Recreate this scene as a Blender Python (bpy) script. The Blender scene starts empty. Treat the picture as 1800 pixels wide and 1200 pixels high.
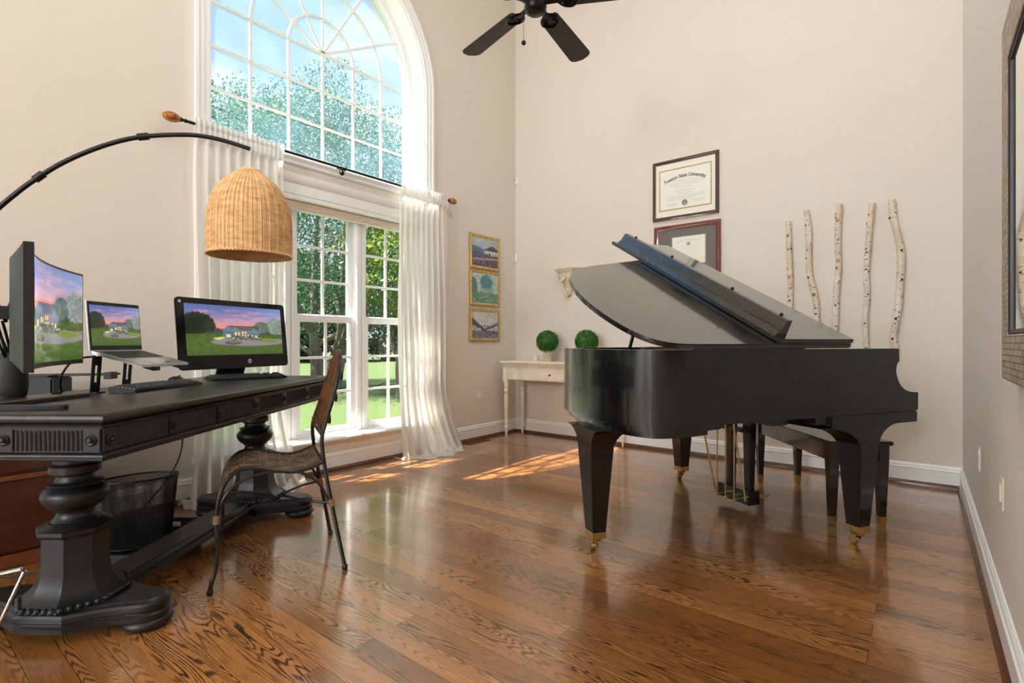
import bpy, bmesh, math, random
import numpy as np
from mathutils import Vector, Matrix
random.seed(7); rng = np.random.default_rng(7)
PI = math.pi
SC = bpy.context.scene
COL = SC.collection

# ------------------------------------------------------------------ materials
def lin(c):
    return tuple(((v/255)/12.92 if v/255 <= .04045 else ((v/255+.055)/1.055)**2.4) for v in c)
MATS = {}
def nd(nt, typ, **kw):
    n = nt.nodes.new(typ)
    for k, v in kw.items():
        if k in n.inputs: n.inputs[k].default_value = v
        else: setattr(n, k, v)
    return n
def mat(name, rgb, rough=.5, metal=0., noise=0., nscale=30., coat=0., bump=0., bscale=200., spec=.5, stretch=None, rgb2=None, namt=None):
    """principled paint with a little object-space colour noise and bump"""
    if name in MATS: return MATS[name]
    m = bpy.data.materials.new(name); m.use_nodes = True; nt = m.node_tree
    b = nt.nodes['Principled BSDF']; L = nt.links
    c = lin(rgb)
    b.inputs['Base Color'].default_value = (*c, 1)
    b.inputs['Roughness'].default_value = rough; b.inputs['Metallic'].default_value = metal
    b.inputs['Coat Weight'].default_value = coat; b.inputs['Coat Roughness'].default_value = .06
    b.inputs['Specular IOR Level'].default_value = spec
    if noise or bump:
        tc = nd(nt, 'ShaderNodeTexCoord'); mp = nd(nt, 'ShaderNodeMapping')
        if stretch: mp.inputs['Scale'].default_value = stretch
        L.new(tc.outputs['Object'], mp.inputs['Vector'])
    if noise:
        n = nd(nt, 'ShaderNodeTexNoise', Scale=nscale, Detail=6.); L.new(mp.outputs[0], n.inputs['Vector'])
        r = nd(nt, 'ShaderNodeValToRGB'); L.new(n.outputs['Fac'], r.inputs['Fac'])
        c2 = lin(rgb2) if rgb2 else tuple(max(0, v*(1-noise)) for v in c)
        r.color_ramp.elements[0].color = (*c2, 1); r.color_ramp.elements[1].color = (*(c if rgb2 else tuple(min(1, v*(1+noise)) for v in c)), 1)
        r.color_ramp.elements[0].position = .3; r.color_ramp.elements[1].position = .7
        L.new(r.outputs[0], b.inputs['Base Color'])
    if bump:
        n2 = nd(nt, 'ShaderNodeTexNoise', Scale=bscale, Detail=4.); L.new(mp.outputs[0], n2.inputs['Vector'])
        bp = nd(nt, 'ShaderNodeBump', Strength=bump, Distance=.004); L.new(n2.outputs['Fac'], bp.inputs['Height'])
        L.new(bp.outputs[0], b.inputs['Normal'])
    MATS[name] = m
    return m
def attr_mat(name, emit=0., rough=.5):
    m = bpy.data.materials.new(name); m.use_nodes = True; nt = m.node_tree
    b = nt.nodes['Principled BSDF']; a = nd(nt, 'ShaderNodeAttribute', attribute_name='pic')
    b.inputs['Roughness'].default_value = rough
    if emit:
        b.inputs['Base Color'].default_value = (.006, .006, .007, 1)
        nt.links.new(a.outputs['Color'], b.inputs['Emission Color']); b.inputs['Emission Strength'].default_value = emit
    else:
        nt.links.new(a.outputs['Color'], b.inputs['Base Color'])
    return m

def floor_mat():
    m = bpy.data.materials.new('oak floor'); m.use_nodes = True; nt = m.node_tree; L = nt.links
    b = nt.nodes['Principled BSDF']
    tc = nd(nt, 'ShaderNodeTexCoord')
    br = nd(nt, 'ShaderNodeTexBrick', Scale=1.0); br.offset = .37; br.offset_frequency = 2
    br.inputs['Brick Width'].default_value = 1.35; br.inputs['Row Height'].default_value = .098
    br.inputs['Mortar Size'].default_value = .0011; br.inputs['Mortar Smooth'].default_value = .3
    br.inputs['Color1'].default_value = (0, 0, 0, 1); br.inputs['Color2'].default_value = (1, 1, 1, 1); br.inputs['Mortar'].default_value = (.5, .5, .5, 1)
    br.inputs['Bias'].default_value = 0
    L.new(tc.outputs['Object'], br.inputs['Vector'])
    # each board gets its own piece of grain
    off = nd(nt, 'ShaderNodeVectorMath', operation='MULTIPLY'); off.inputs[1].default_value = (13.7, 7.3, 31.)
    L.new(br.outputs['Color'], off.inputs[0])
    mp = nd(nt, 'ShaderNodeMapping'); mp.inputs['Scale'].default_value = (.85, 8.5, 1.)
    L.new(tc.outputs['Object'], mp.inputs['Vector'])
    ad = nd(nt, 'ShaderNodeVectorMath', operation='ADD'); L.new(mp.outputs[0], ad.inputs[0]); L.new(off.outputs[0], ad.inputs[1])
    # cathedral figure : contour lines of a stretched noise
    n1 = nd(nt, 'ShaderNodeTexNoise', Scale=1.35, Detail=1.6, Roughness=.45); L.new(ad.outputs[0], n1.inputs['Vector'])
    mu = nd(nt, 'ShaderNodeMath', operation='MULTIPLY'); mu.inputs[1].default_value = 200.; L.new(n1.outputs['Fac'], mu.inputs[0])
    n0 = nd(nt, 'ShaderNodeTexNoise', Scale=26., Detail=3.); L.new(ad.outputs[0], n0.inputs['Vector'])
    m0 = nd(nt, 'ShaderNodeMath', operation='MULTIPLY'); m0.inputs[1].default_value = 3.2; L.new(n0.outputs['Fac'], m0.inputs[0])
    ma = nd(nt, 'ShaderNodeMath', operation='ADD'); L.new(mu.outputs[0], ma.inputs[0]); L.new(m0.outputs[0], ma.inputs[1])
    si = nd(nt, 'ShaderNodeMath', operation='SINE'); L.new(ma.outputs[0], si.inputs[0])
    gr = nd(nt, 'ShaderNodeValToRGB'); gr.color_ramp.elements[0].position = .5; gr.color_ramp.elements[1].position = .98
    mm = nd(nt, 'ShaderNodeMath', operation='MULTIPLY_ADD'); mm.inputs[1].default_value = .5; mm.inputs[2].default_value = .5
    L.new(si.outputs[0], mm.inputs[0]); L.new(mm.outputs[0], gr.inputs['Fac'])
    # fine pores
    mp2 = nd(nt, 'ShaderNodeMapping'); mp2.inputs['Scale'].default_value = (6., 170., 1.); L.new(tc.outputs['Object'], mp2.inputs['Vector'])
    n2 = nd(nt, 'ShaderNodeTexNoise', Scale=1.4, Detail=5., Roughness=.7); L.new(mp2.outputs[0], n2.inputs['Vector'])
    pr = nd(nt, 'ShaderNodeValToRGB'); pr.color_ramp.elements[0].position = .5; pr.color_ramp.elements[1].position = .72
    L.new(n2.outputs['Fac'], pr.inputs['Fac'])
    # board tone
    bt = nd(nt, 'ShaderNodeValToRGB'); L.new(br.outputs['Color'], bt.inputs['Fac'])
    e = bt.color_ramp.elements; e[0].color = (*lin((138, 86, 42)), 1); e[1].color = (*lin((192, 130, 72)), 1)
    n3 = nd(nt, 'ShaderNodeTexNoise', Scale=2.2, Detail=3.); L.new(ad.outputs[0], n3.inputs['Vector'])
    mx0 = nd(nt, 'ShaderNodeMixRGB', blend_type='MULTIPLY'); mx0.inputs['Fac'].default_value = .4
    L.new(bt.outputs[0], mx0.inputs['Color1'])
    r3 = nd(nt, 'ShaderNodeValToRGB'); r3.color_ramp.elements[0].color = (.45, .42, .4, 1); r3.color_ramp.elements[0].position = .3; r3.color_ramp.elements[1].position = .65
    L.new(n3.outputs['Fac'], r3.inputs['Fac']); L.new(r3.outputs[0], mx0.inputs['Color2'])
    mx1 = nd(nt, 'ShaderNodeMixRGB', blend_type='MIX'); mx1.inputs['Color2'].default_value = (*lin((38, 21, 10)), 1)
    # grain only where a slow mask allows it
    n4 = nd(nt, 'ShaderNodeTexNoise', Scale=1.1, Detail=1.); L.new(ad.outputs[0], n4.inputs['Vector'])
    r4 = nd(nt, 'ShaderNodeValToRGB'); r4.color_ramp.elements[0].position = .36; r4.color_ramp.elements[1].position = .6
    r4.color_ramp.elements[0].color = (.22, .22, .22, 1); r4.color_ramp.elements[1].color = (.92, .92, .92, 1)
    L.new(n4.outputs['Fac'], r4.inputs['Fac'])
    gm = nd(nt, 'ShaderNodeMath', operation='MULTIPLY'); L.new(gr.outputs[0], gm.inputs[0]); L.new(r4.outputs[0], gm.inputs[1])
    L.new(gm.outputs[0], mx1.inputs['Fac']); L.new(mx0.outputs[0], mx1.inputs['Color1'])
    mx2 = nd(nt, 'ShaderNodeMixRGB', blend_type='MIX'); mx2.inputs['Color2'].default_value = (*lin((52, 29, 14)), 1)
    pf = nd(nt, 'ShaderNodeMath', operation='MULTIPLY'); pf.inputs[1].default_value = .55; L.new(pr.outputs[0], pf.inputs[0])
    L.new(pf.outputs[0], mx2.inputs['Fac']); L.new(mx1.outputs[0], mx2.inputs['Color1'])
    mx3 = nd(nt, 'ShaderNodeMixRGB', blend_type='MIX'); mx3.inputs['Color2'].default_value = (*lin((30, 17, 9)), 1)
    L.new(br.outputs['Fac'], mx3.inputs['Fac']); L.new(mx2.outputs[0], mx3.inputs['Color1'])
    L.new(mx3.outputs[0], b.inputs['Base Color'])
    b.inputs['Roughness'].default_value = .30; b.inputs['Coat Weight'].default_value = 1.; b.inputs['Coat IOR'].default_value = 1.75; b.inputs['Coat Roughness'].default_value = .12
    bp = nd(nt, 'ShaderNodeBump', Strength=.12, Distance=.002); L.new(mx3.outputs[0], bp.inputs['Height']); L.new(bp.outputs[0], b.inputs['Normal'])
    n5 = nd(nt, 'ShaderNodeTexNoise', Scale=5., Detail=2.); L.new(tc.outputs['Object'], n5.inputs['Vector'])
    bp2 = nd(nt, 'ShaderNodeBump', Strength=.08, Distance=.01); L.new(n5.outputs['Fac'], bp2.inputs['Height']); L.new(bp2.outputs[0], b.inputs['Coat Normal'])
    return m

def glass_mat(name='window glass', glare=0.0):
    m = bpy.data.materials.new(name); m.use_nodes = True; nt = m.node_tree; L = nt.links
    nt.nodes.remove(nt.nodes['Principled BSDF']); out = nt.nodes['Material Output']
    t = nd(nt, 'ShaderNodeBsdfTransparent'); t.inputs['Color'].default_value = (.97, .985, .98, 1)
    g = nd(nt, 'ShaderNodeBsdfGlossy'); g.inputs['Roughness'].default_value = .01
    lw = nd(nt, 'ShaderNodeLayerWeight'); pw = nd(nt, 'ShaderNodeMath', operation='POWER'); pw.inputs[1].default_value = 5.
    L.new(lw.outputs['Facing'], pw.inputs[0]); f = nd(nt, 'ShaderNodeMath', operation='MULTIPLY_ADD'); f.inputs[1].default_value = .4; f.inputs[2].default_value = .02; L.new(pw.outputs[0], f.inputs[0])
    x = nd(nt, 'ShaderNodeMixShader'); L.new(f.outputs[0], x.inputs[0]); L.new(t.outputs[0], x.inputs[1]); L.new(g.outputs[0], x.inputs[2])
    if glare:      # blue translucent tint that stands in for sky glare on the panes
        d = nd(nt, 'ShaderNodeBsdfTranslucent'); d.inputs['Color'].default_value = (.40, .66, 1., 1)
        n = nd(nt, 'ShaderNodeTexNoise', Scale=3.5, Detail=3.); tc = nd(nt, 'ShaderNodeTexCoord'); L.new(tc.outputs['Object'], n.inputs['Vector'])
        mr = nd(nt, 'ShaderNodeMapRange'); mr.inputs['From Min'].default_value = .35; mr.inputs['From Max'].default_value = .7
        mr.inputs['To Min'].default_value = glare*.6; mr.inputs['To Max'].default_value = glare*1.5
        L.new(n.outputs['Fac'], mr.inputs['Value'])
        y = nd(nt, 'ShaderNodeMixShader'); L.new(mr.outputs[0], y.inputs[0]); L.new(x.outputs[0], y.inputs[1]); L.new(d.outputs[0], y.inputs[2])
        x = y
    L.new(x.outputs[0], out.inputs['Surface'])
    return m

def cloth_mat():
    m = bpy.data.materials.new('sheer linen'); m.use_nodes = True; nt = m.node_tree; L = nt.links
    nt.nodes.remove(nt.nodes['Principled BSDF']); out = nt.nodes['Material Output']
    d = nd(nt, 'ShaderNodeBsdfDiffuse'); d.inputs['Color'].default_value = (*lin((246, 243, 238)), 1)
    t = nd(nt, 'ShaderNodeBsdfTranslucent'); t.inputs['Color'].default_value = (*lin((252, 248, 246)), 1)
    p = nd(nt, 'ShaderNodeBsdfTransparent')
    a = nd(nt, 'ShaderNodeMixShader'); a.inputs[0].default_value = .34; L.new(d.outputs[0], a.inputs[1]); L.new(t.outputs[0], a.inputs[2])
    tc = nd(nt, 'ShaderNodeTexCoord'); mp = nd(nt, 'ShaderNodeMapping'); mp.inputs['Scale'].default_value = (1, 600, 600); L.new(tc.outputs['Object'], mp.inputs['Vector'])
    n = nd(nt, 'ShaderNodeTexNoise', Scale=1., Detail=2.); L.new(mp.outputs[0], n.inputs['Vector'])
    mr = nd(nt, 'ShaderNodeMapRange'); mr.inputs['To Min'].default_value = .04; mr.inputs['To Max'].default_value = .26; L.new(n.outputs['Fac'], mr.inputs['Value'])
    b = nd(nt, 'ShaderNodeMixShader'); L.new(mr.outputs[0], b.inputs[0]); L.new(a.outputs[0], b.inputs[1]); L.new(p.outputs[0], b.inputs[2])
    L.new(b.outputs[0], out.inputs['Surface'])
    return m

def leaf_mat(name, c1, c2, transl=.45):
    m = bpy.data.materials.new(name); m.use_nodes = True; nt = m.node_tree; L = nt.links
    nt.nodes.remove(nt.nodes['Principled BSDF']); out = nt.nodes['Material Output']
    g = nd(nt, 'ShaderNodeNewGeometry')
    r = nd(nt, 'ShaderNodeValToRGB'); r.color_ramp.elements[0].color = (*lin(c1), 1); r.color_ramp.elements[1].color = (*lin(c2), 1)
    L.new(g.outputs['Random Per Island'], r.inputs['Fac'])
    d = nd(nt, 'ShaderNodeBsdfDiffuse'); t = nd(nt, 'ShaderNodeBsdfTranslucent'); L.new(r.outputs[0], d.inputs['Color']); L.new(r.outputs[0], t.inputs['Color'])
    s = nd(nt, 'ShaderNodeBsdfGlossy'); s.inputs['Roughness'].default_value = .35
    a = nd(nt, 'ShaderNodeMixShader'); a.inputs[0].default_value = transl; L.new(d.outputs[0], a.inputs[1]); L.new(t.outputs[0], a.inputs[2])
    b = nd(nt, 'ShaderNodeMixShader'); b.inputs[0].default_value = .05; L.new(a.outputs[0], b.inputs[1]); L.new(s.outputs[0], b.inputs[2])
    L.new(b.outputs[0], out.inputs['Surface'])
    return m

def birch_mat():
    m = bpy.data.materials.new('birch bark'); m.use_nodes = True; nt = m.node_tree; L = nt.links
    b = nt.nodes['Principled BSDF']; b.inputs['Roughness'].default_value = .75
    tc = nd(nt, 'ShaderNodeTexCoord')
    def layer(sc, scale, p0, p1, detail=3.):
        mp = nd(nt, 'ShaderNodeMapping'); mp.inputs['Scale'].default_value = sc; L.new(tc.outputs['Object'], mp.inputs['Vector'])
        n = nd(nt, 'ShaderNodeTexNoise', Scale=scale, Detail=detail); L.new(mp.outputs[0], n.inputs['Vector'])
        r = nd(nt, 'ShaderNodeValToRGB'); r.color_ramp.elements[0].position = p0; r.color_ramp.elements[1].position = p1
        L.new(n.outputs['Fac'], r.inputs['Fac']); return r
    base = layer((1, 1, 1), 9, .3, .7); base.color_ramp.elements[0].color = (*lin((216, 196, 170)), 1); base.color_ramp.elements[1].color = (*lin((236, 228, 216)), 1)
    marks = layer((1, 1, 2.2), 38, .61, .67); lines = layer((1, 1, 14), 20, .62, .7)
    big = layer((1, 1, .8), 5, .5, .75)
    mx = nd(nt, 'ShaderNodeMixRGB'); mx.inputs['Color2'].default_value = (*lin((96, 78, 62)), 1)
    ml = nd(nt, 'ShaderNodeMath', operation='MULTIPLY'); ml.inputs[1].default_value = .45; L.new(lines.outputs[0], ml.inputs[0])
    L.new(ml.outputs[0], mx.inputs['Fac']); L.new(base.outputs[0], mx.inputs['Color1'])
    mx2 = nd(nt, 'ShaderNodeMixRGB'); mx2.inputs['Color2'].default_value = (*lin((52, 42, 36)), 1)
    L.new(marks.outputs[0], mx2.inputs['Fac']); L.new(mx.outputs[0], mx2.inputs['Color1'])
    mx3 = nd(nt, 'ShaderNodeMixRGB'); mx3.inputs['Color2'].default_value = (*lin((170, 146, 118)), 1)
    mb = nd(nt, 'ShaderNodeMath', operation='MULTIPLY'); mb.inputs[1].default_value = .75; L.new(big.outputs[0], mb.inputs[0])
    L.new(mb.outputs[0], mx3.inputs['Fac']); L.new(mx2.outputs[0], mx3.inputs['Color1'])
    L.new(mx3.outputs[0], b.inputs['Base Color'])
    return m

def mosaic_mat():
    m = bpy.data.materials.new('stone mosaic'); m.use_nodes = True; nt = m.node_tree; L = nt.links
    b = nt.nodes['Principled BSDF']; b.inputs['Roughness'].default_value = .5
    tc = nd(nt, 'ShaderNodeTexCoord'); sp = nd(nt, 'ShaderNodeSeparateXYZ'); cb = nd(nt, 'ShaderNodeCombineXYZ')
    L.new(tc.outputs['Object'], sp.inputs[0]); L.new(sp.outputs['Y'], cb.inputs['X']); L.new(sp.outputs['Z'], cb.inputs['Y'])
    br = nd(nt, 'ShaderNodeTexBrick', Scale=1.); br.offset = .5
    br.inputs['Brick Width'].default_value = .034; br.inputs['Row Height'].default_value = .017; br.inputs['Mortar Size'].default_value = .0012
    br.inputs['Color1'].default_value = (*lin((150, 130, 110)), 1); br.inputs['Color2'].default_value = (*lin((186, 168, 148)), 1); br.inputs['Mortar'].default_value = (*lin((92, 78, 66)), 1)
    L.new(cb.outputs[0], br.inputs['Vector']); L.new(br.outputs['Color'], b.inputs['Base Color'])
    bp = nd(nt, 'ShaderNodeBump', Strength=.5, Distance=.003); bp.invert = True; L.new(br.outputs['Fac'], bp.inputs['Height']); L.new(bp.outputs[0], b.inputs['Normal'])
    return m

M = dict(
    wall=mat('cream wall paint', (226, 217, 206), .85, bump=.06, bscale=420.),
    ceil=mat('white ceiling paint', (240, 238, 232), .9, bump=.05),
    trim=mat('white gloss trim', (243, 243, 242), .38, bump=.03),
    vinyl=mat('white window vinyl', (244, 245, 246), .35, bump=.02),
    shoe=mat('stained shoe moulding', (86, 48, 22), .35, noise=.3, nscale=14, stretch=(1, 1, 6), coat=.3),
    ebony=mat('satin ebony lacquer', (9, 9, 10), .24, coat=.42, spec=.4, bump=.03, bscale=60., stretch=(1, 1, 8)),
    lid=mat('polished ebony lid', (12, 12, 13), .16, coat=.9, bump=.015, bscale=40.),
    bench=mat('bench ebony', (15, 13, 12), .2, coat=.6, bump=.02),
    brass=mat('aged brass', (216, 190, 126), .24, 1., noise=.2, nscale=60),
    gold=mat('bronze plate', (150, 110, 50), .4, 1., noise=.2),
    desk=mat('black painted wood', (26, 25, 26), .38, noise=.35, nscale=9, spec=.38, bump=.12, bscale=70.),
    desktop=mat('black desk top', (38, 35, 34), .36, noise=.4, nscale=7, spec=.36, bump=.1, bscale=50., stretch=(6, 1, 1)),
    plastic=mat('black plastic', (14, 14, 15), .45, spec=.35, bump=.08, bscale=500.),
    dplastic=mat('dark grey plastic', (40, 39, 39), .55, spec=.35, bump=.08, bscale=500.),
    gloss=mat('glossy black bezel', (6, 6, 7), .10, spec=.35),
    alu=mat('silver aluminium', (188, 190, 194), .32, .9, bump=.02),
    chrome=mat('bright wire', (208, 206, 202), .16, 1.),
    keys=mat('black key caps', (34, 34, 36), .5),
    iron=mat('dark iron', (56, 52, 49), .36, .75, noise=.3, nscale=25, bump=.1, bscale=90.),
    copper=mat('copper rush wrap', (132, 94, 66), .5, noise=.3, nscale=80),
    reed=mat('brown reeds', (116, 72, 40), .5, noise=.45, nscale=30, stretch=(1, 1, .12)),
    rush=mat('woven dark rush', (150, 122, 92), .5, noise=.6, nscale=24, rgb2=(52, 42, 34)),
    wicker=mat('honey wicker', (240, 200, 148), .6, noise=.35, nscale=18, stretch=(1, 1, 3), rgb2=(202, 156, 106)),
    cherry=mat('cherry wood', (72, 34, 20), .35, noise=.3, nscale=6, stretch=(1, 1, 5), coat=.25),
    cherry2=mat('cherry wood edge', (118, 66, 38), .35, noise=.25, nscale=8, coat=.25),
    cream=mat('distressed cream paint', (236, 228, 210), .5, noise=.12, nscale=10, bump=.1, bscale=60.),
    plaster=mat('antique plaster', (222, 208, 184), .7, noise=.2, nscale=25, bump=.2, bscale=80.),
    white=mat('white plastic', (240, 240, 240), .4),
    ivory=mat('ivory plastic', (240, 230, 206), .4),
    amber=mat('tortoiseshell glass', (206, 120, 22), .12, noise=.8, nscale=42, rgb2=(60, 26, 8), coat=.5),
    rod=mat('black iron rod', (22, 20, 20), .35, .4),
    fan=mat('dark fan blade', (44, 36, 31), .5, noise=.25, nscale=10),
    fanmetal=mat('oil rubbed bronze', (34, 30, 30), .28, .7, noise=.3, nscale=20),
    goldframe=mat('gilt frame', (212, 176, 110), .32, .75, noise=.25, nscale=30, bump=.1),
    mahog=mat('dark mahogany frame', (74, 38, 32), .3, noise=.3, nscale=20, coat=.3),
    redmahog=mat('red mahogany frame', (110, 30, 24), .28, noise=.3, nscale=16, coat=.4),
    matcream=mat('cream mat board', (240, 236, 224), .8, bump=.05),
    matgray=mat('grey mat board', (112, 106, 102), .8, bump=.05),
    fillet=mat('dull gold fillet', (186, 162, 116), .5),
    paper=mat('diploma paper', (240, 238, 228), .8),
    ink=mat('printed ink', (52, 50, 50), .8),
    paleink=mat('faint printed ink', (168, 166, 162), .8),
    mosaic=mosaic_mat(),
    blackframe=mat('black inner frame', (26, 27, 30), .4),
    mirror=mat('mirror glass', (235, 236, 238), .02, 1.),
    birch=birch_mat(),
    knot=mat('peeled birch knot', (196, 140, 92), .7, noise=.3, nscale=60),
    darkknot=mat('dark birch knot', (58, 46, 38), .8, noise=.3, nscale=60),
    ventwood=mat('stained vent wood', (104, 62, 30), .4, noise=.25, nscale=20),
    shade=mat('beige roller fabric', (222, 206, 186), .8, bump=.08, bscale=500.),
    bark=mat('tree bark', (120, 112, 104), .9, noise=.5, nscale=7, bump=.5, bscale=12., stretch=(1, 1, .25)),
    wax=mat('white wax', (236, 232, 226), .5),
    floor=floor_mat(), glass=glass_mat(), glareglass=glass_mat('glare tinted window glass', .06), cloth=cloth_mat(),
    box=leaf_mat('boxwood', (18, 66, 14), (70, 140, 40), .25),
    leafA=leaf_mat('broad leaves', (36, 64, 38), (84, 114, 68), .35),
    leafB=leaf_mat('blue green leaves', (42, 82, 60), (104, 148, 112), .3),
    leafC=leaf_mat('yellow green leaves', (70, 102, 28), (136, 156, 56), .6),
    picglow=attr_mat('lit screen picture', 1.0, .12), picpaint=attr_mat('painted canvas', 0, .6),
)

# ------------------------------------------------------------------ mesh helpers
class MB:
    def __init__(s): s.v = []; s.f = []
    def add(s, vs, fs):
        o = len(s.v); s.v += [tuple(map(float, p)) for p in vs]; s.f += [tuple(i+o for i in f) for f in fs]
        return s
    def box(s, x0, x1, y0, y1, z0, z1):
        vs = [(x, y, z) for z in (z0, z1) for y in (y0, y1) for x in (x0, x1)]
        return s.add(vs, [(0, 2, 3, 1), (4, 5, 7, 6), (0, 1, 5, 4), (2, 6, 7, 3), (0, 4, 6, 2), (1, 3, 7, 5)])
    def obox(s, c, ax, ay, az):   # oriented box: centre and three half axes
        c, ax, ay, az = map(Vector, (c, ax, ay, az))
        vs = [c + i*ax + j*ay + k*az for k in (-1, 1) for j in (-1, 1) for i in (-1, 1)]
        return s.add(vs, [(0, 2, 3, 1), (4, 5, 7, 6), (0, 1, 5, 4), (2, 6, 7, 3), (0, 4, 6, 2), (1, 3, 7, 5)])
    def prism(s, poly, h0, h1, fn=None):
        """poly in (p,q), extruded along the third; fn(p,q,h)->xyz"""
        fn = fn or (lambda p, q, h: (p, q, h)); n = len(poly)
        vs = [fn(p, q, h0) for p, q in poly] + [fn(p, q, h1) for p, q in poly]
        fs = [tuple(range(n))[::-1], tuple(range(n, 2*n))] + [(i, (i+1) % n, n+(i+1) % n, n+i) for i in range(n)]
        return s.add(vs, fs)
    def loft(s, rings, cap=True, closed=True):
        n = len(rings[0]); vs = [p for r in rings for p in r]; fs = []
        for k in range(len(rings)-1):
            for i in range(n if closed else n-1):
                j = (i+1) % n
                fs.append((k*n+i, k*n+j, (k+1)*n+j, (k+1)*n+i))
        if cap: fs += [tuple(range(n))[::-1], tuple((len(rings)-1)*n+i for i in range(n))]
        return s.add(vs, fs)
    def lathe(s, prof, c=(0, 0, 0), seg=24, ax='z', sx=1., sy=1., cap=True):
        rings = []
        for r, z in prof:
            ring = []
            for i in range(seg):
                a = 2*PI*i/seg; p = (r*math.cos(a)*sx, r*math.sin(a)*sy, z)
                if ax == 'x': p = (p[2], p[0], p[1])
                if ax == 'y': p = (p[1], p[2], p[0])
                ring.append((c[0]+p[0], c[1]+p[1], c[2]+p[2]))
            rings.append(ring)
        return s.loft(rings, cap)
    def ball(s, c, r, seg=16, rings=10):
        r = (r, r, r) if isinstance(r, (int, float)) else r
        prof = [(math.sin(PI*(k+.02)/(rings+.04)), -math.cos(PI*(k+.02)/(rings+.04))) for k in range(rings+1)]
        rg = [[(c[0]+r[0]*q*math.cos(2*PI*i/seg), c[1]+r[1]*q*math.sin(2*PI*i/seg), c[2]+r[2]*z) for i in range(seg)] for q, z in prof]
        return s.loft(rg)
    def tube(s, pts, r, seg=8, closed=False, cap=True):
        pts = [Vector(p) for p in pts]; n = len(pts)
        rr = r if isinstance(r, (list, tuple)) else [r]*n
        def tan(i):
            a = pts[(i-1) % n] if (closed or i > 0) else pts[i]; b = pts[(i+1) % n] if (closed or i < n-1) else pts[i]
            d = b-a
            return d.normalized() if d.length > 1e-9 else Vector((0, 0, 1))
        t = tan(0); up = Vector((0, 0, 1)) if abs(t.z) < .9 else Vector((1, 0, 0))
        nrm = (up - t*up.dot(t)).normalized(); rings = []
        for i in range(n):
            t2 = tan(i); nrm = (nrm - t2*nrm.dot(t2)); nrm = nrm.normalized() if nrm.length > 1e-6 else t2.orthogonal().normalized(); bn = t2.cross(nrm)
            rings.append([pts[i] + rr[i]*(math.cos(2*PI*k/seg)*nrm + math.sin(2*PI*k/seg)*bn) for k in range(seg)])
        if closed:
            rings.append(rings[0]); return s.loft(rings, False)
        return s.loft(rings, cap)
    def cyl(s, a, b, r, seg=16, r2=None):
        return s.tube([a, b], [r, r if r2 is None else r2], seg)
    def grid(s, nu, nv, fn, closed_u=False):
        vs = [fn(i/(nu if closed_u else nu-1), j/(nv-1)) for j in range(nv) for i in range(nu)]
        fs = [(j*nu+i, j*nu+(i+1) % nu, (j+1)*nu+(i+1) % nu, (j+1)*nu+i) for j in range(nv-1) for i in range(nu if closed_u else nu-1)]
        return s.add(vs, fs)
    def xf(s, fn):
        s.v = [tuple(fn(*p)) for p in s.v]; return s
    def mesh(s, name, m, smooth=35, bevel=0):
        me = bpy.data.meshes.new(name); me.from_pydata(s.v, [], s.f); me.update()
        bm = bmesh.new(); bm.from_mesh(me)
        bmesh.ops.recalc_face_normals(bm, faces=bm.faces)
        if bevel:
            ed = [e for e in bm.edges if len(e.link_faces) == 2 and e.calc_face_angle(0) > math.radians(32)]
            bmesh.ops.bevel(bm, geom=ed, offset=bevel, segments=2, affect='EDGES', clamp_overlap=True)
        bm.to_mesh(me); bm.free()
        if smooth:
            me.polygons.foreach_set('use_smooth', [True]*len(me.polygons)); me.set_sharp_from_angle(angle=math.radians(smooth))
        me.materials.append(m); return me
    def build(s, name, m, parent=None, smooth=35, bevel=0):
        o = bpy.data.objects.new(name, s.mesh(name, m, smooth, bevel)); COL.objects.link(o)
        if parent: o.parent = parent
        return o

def tag(o, label, cat, group=None):
    o['label'] = label; o['category'] = cat
    if group: o['group'] = group
    return o
def thing(name, label, cat, loc=(0, 0, 0), rz=0, group=None):
    o = bpy.data.objects.new(name, None); COL.objects.link(o); o.empty_display_size = .1
    o.location = loc; o.rotation_euler = (0, 0, rz)
    return tag(o, label, cat, group)
def place(o, loc=(0, 0, 0), rz=0):
    o.location = loc; o.rotation_euler = (0, 0, rz); return o
def struct(o): o['kind'] = 'structure'; return o
def dup(root, loc, rz, label):
    r = root.copy(); COL.objects.link(r); r.location = loc; r.rotation_euler = (0, 0, rz); r['label'] = label
    for ch in list(root.children):
        c = ch.copy(); COL.objects.link(c); c.parent = r
        for g in list(ch.children):
            d = g.copy(); COL.objects.link(d); d.parent = c
    return r
def text_mesh(body, size, m, name, parent, fn, bend=None, ext=.0008, align='CENTER', bold=0):
    """lettering as mesh; fn maps flat (x,y,z) to the place it stands"""
    cu = bpy.data.curves.new('t', 'FONT'); cu.body = body; cu.size = size; cu.align_x = align; cu.extrude = ext; cu.offset = bold; cu.resolution_u = 3
    ob = bpy.data.objects.new('t', cu); COL.objects.link(ob)
    dg = bpy.context.evaluated_depsgraph_get(); dg.update()
    me = bpy.data.meshes.new_from_object(ob.evaluated_get(dg))
    for v in me.vertices:
        x, y, z = v.co
        if bend: x, y = bend(x, y)
        v.co = fn(x, y, z)
    bpy.data.objects.remove(ob); bpy.data.curves.remove(cu)
    me.materials.clear(); me.materials.append(m)
    o = bpy.data.objects.new(name, me); COL.objects.link(o); o.parent = parent
    return o
def arc(cx, cy, r, a0, a1, n): return [(cx+r*math.cos(math.radians(a0+(a1-a0)*i/n)), cy+r*math.sin(math.radians(a0+(a1-a0)*i/n))) for i in range(n+1)]
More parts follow.
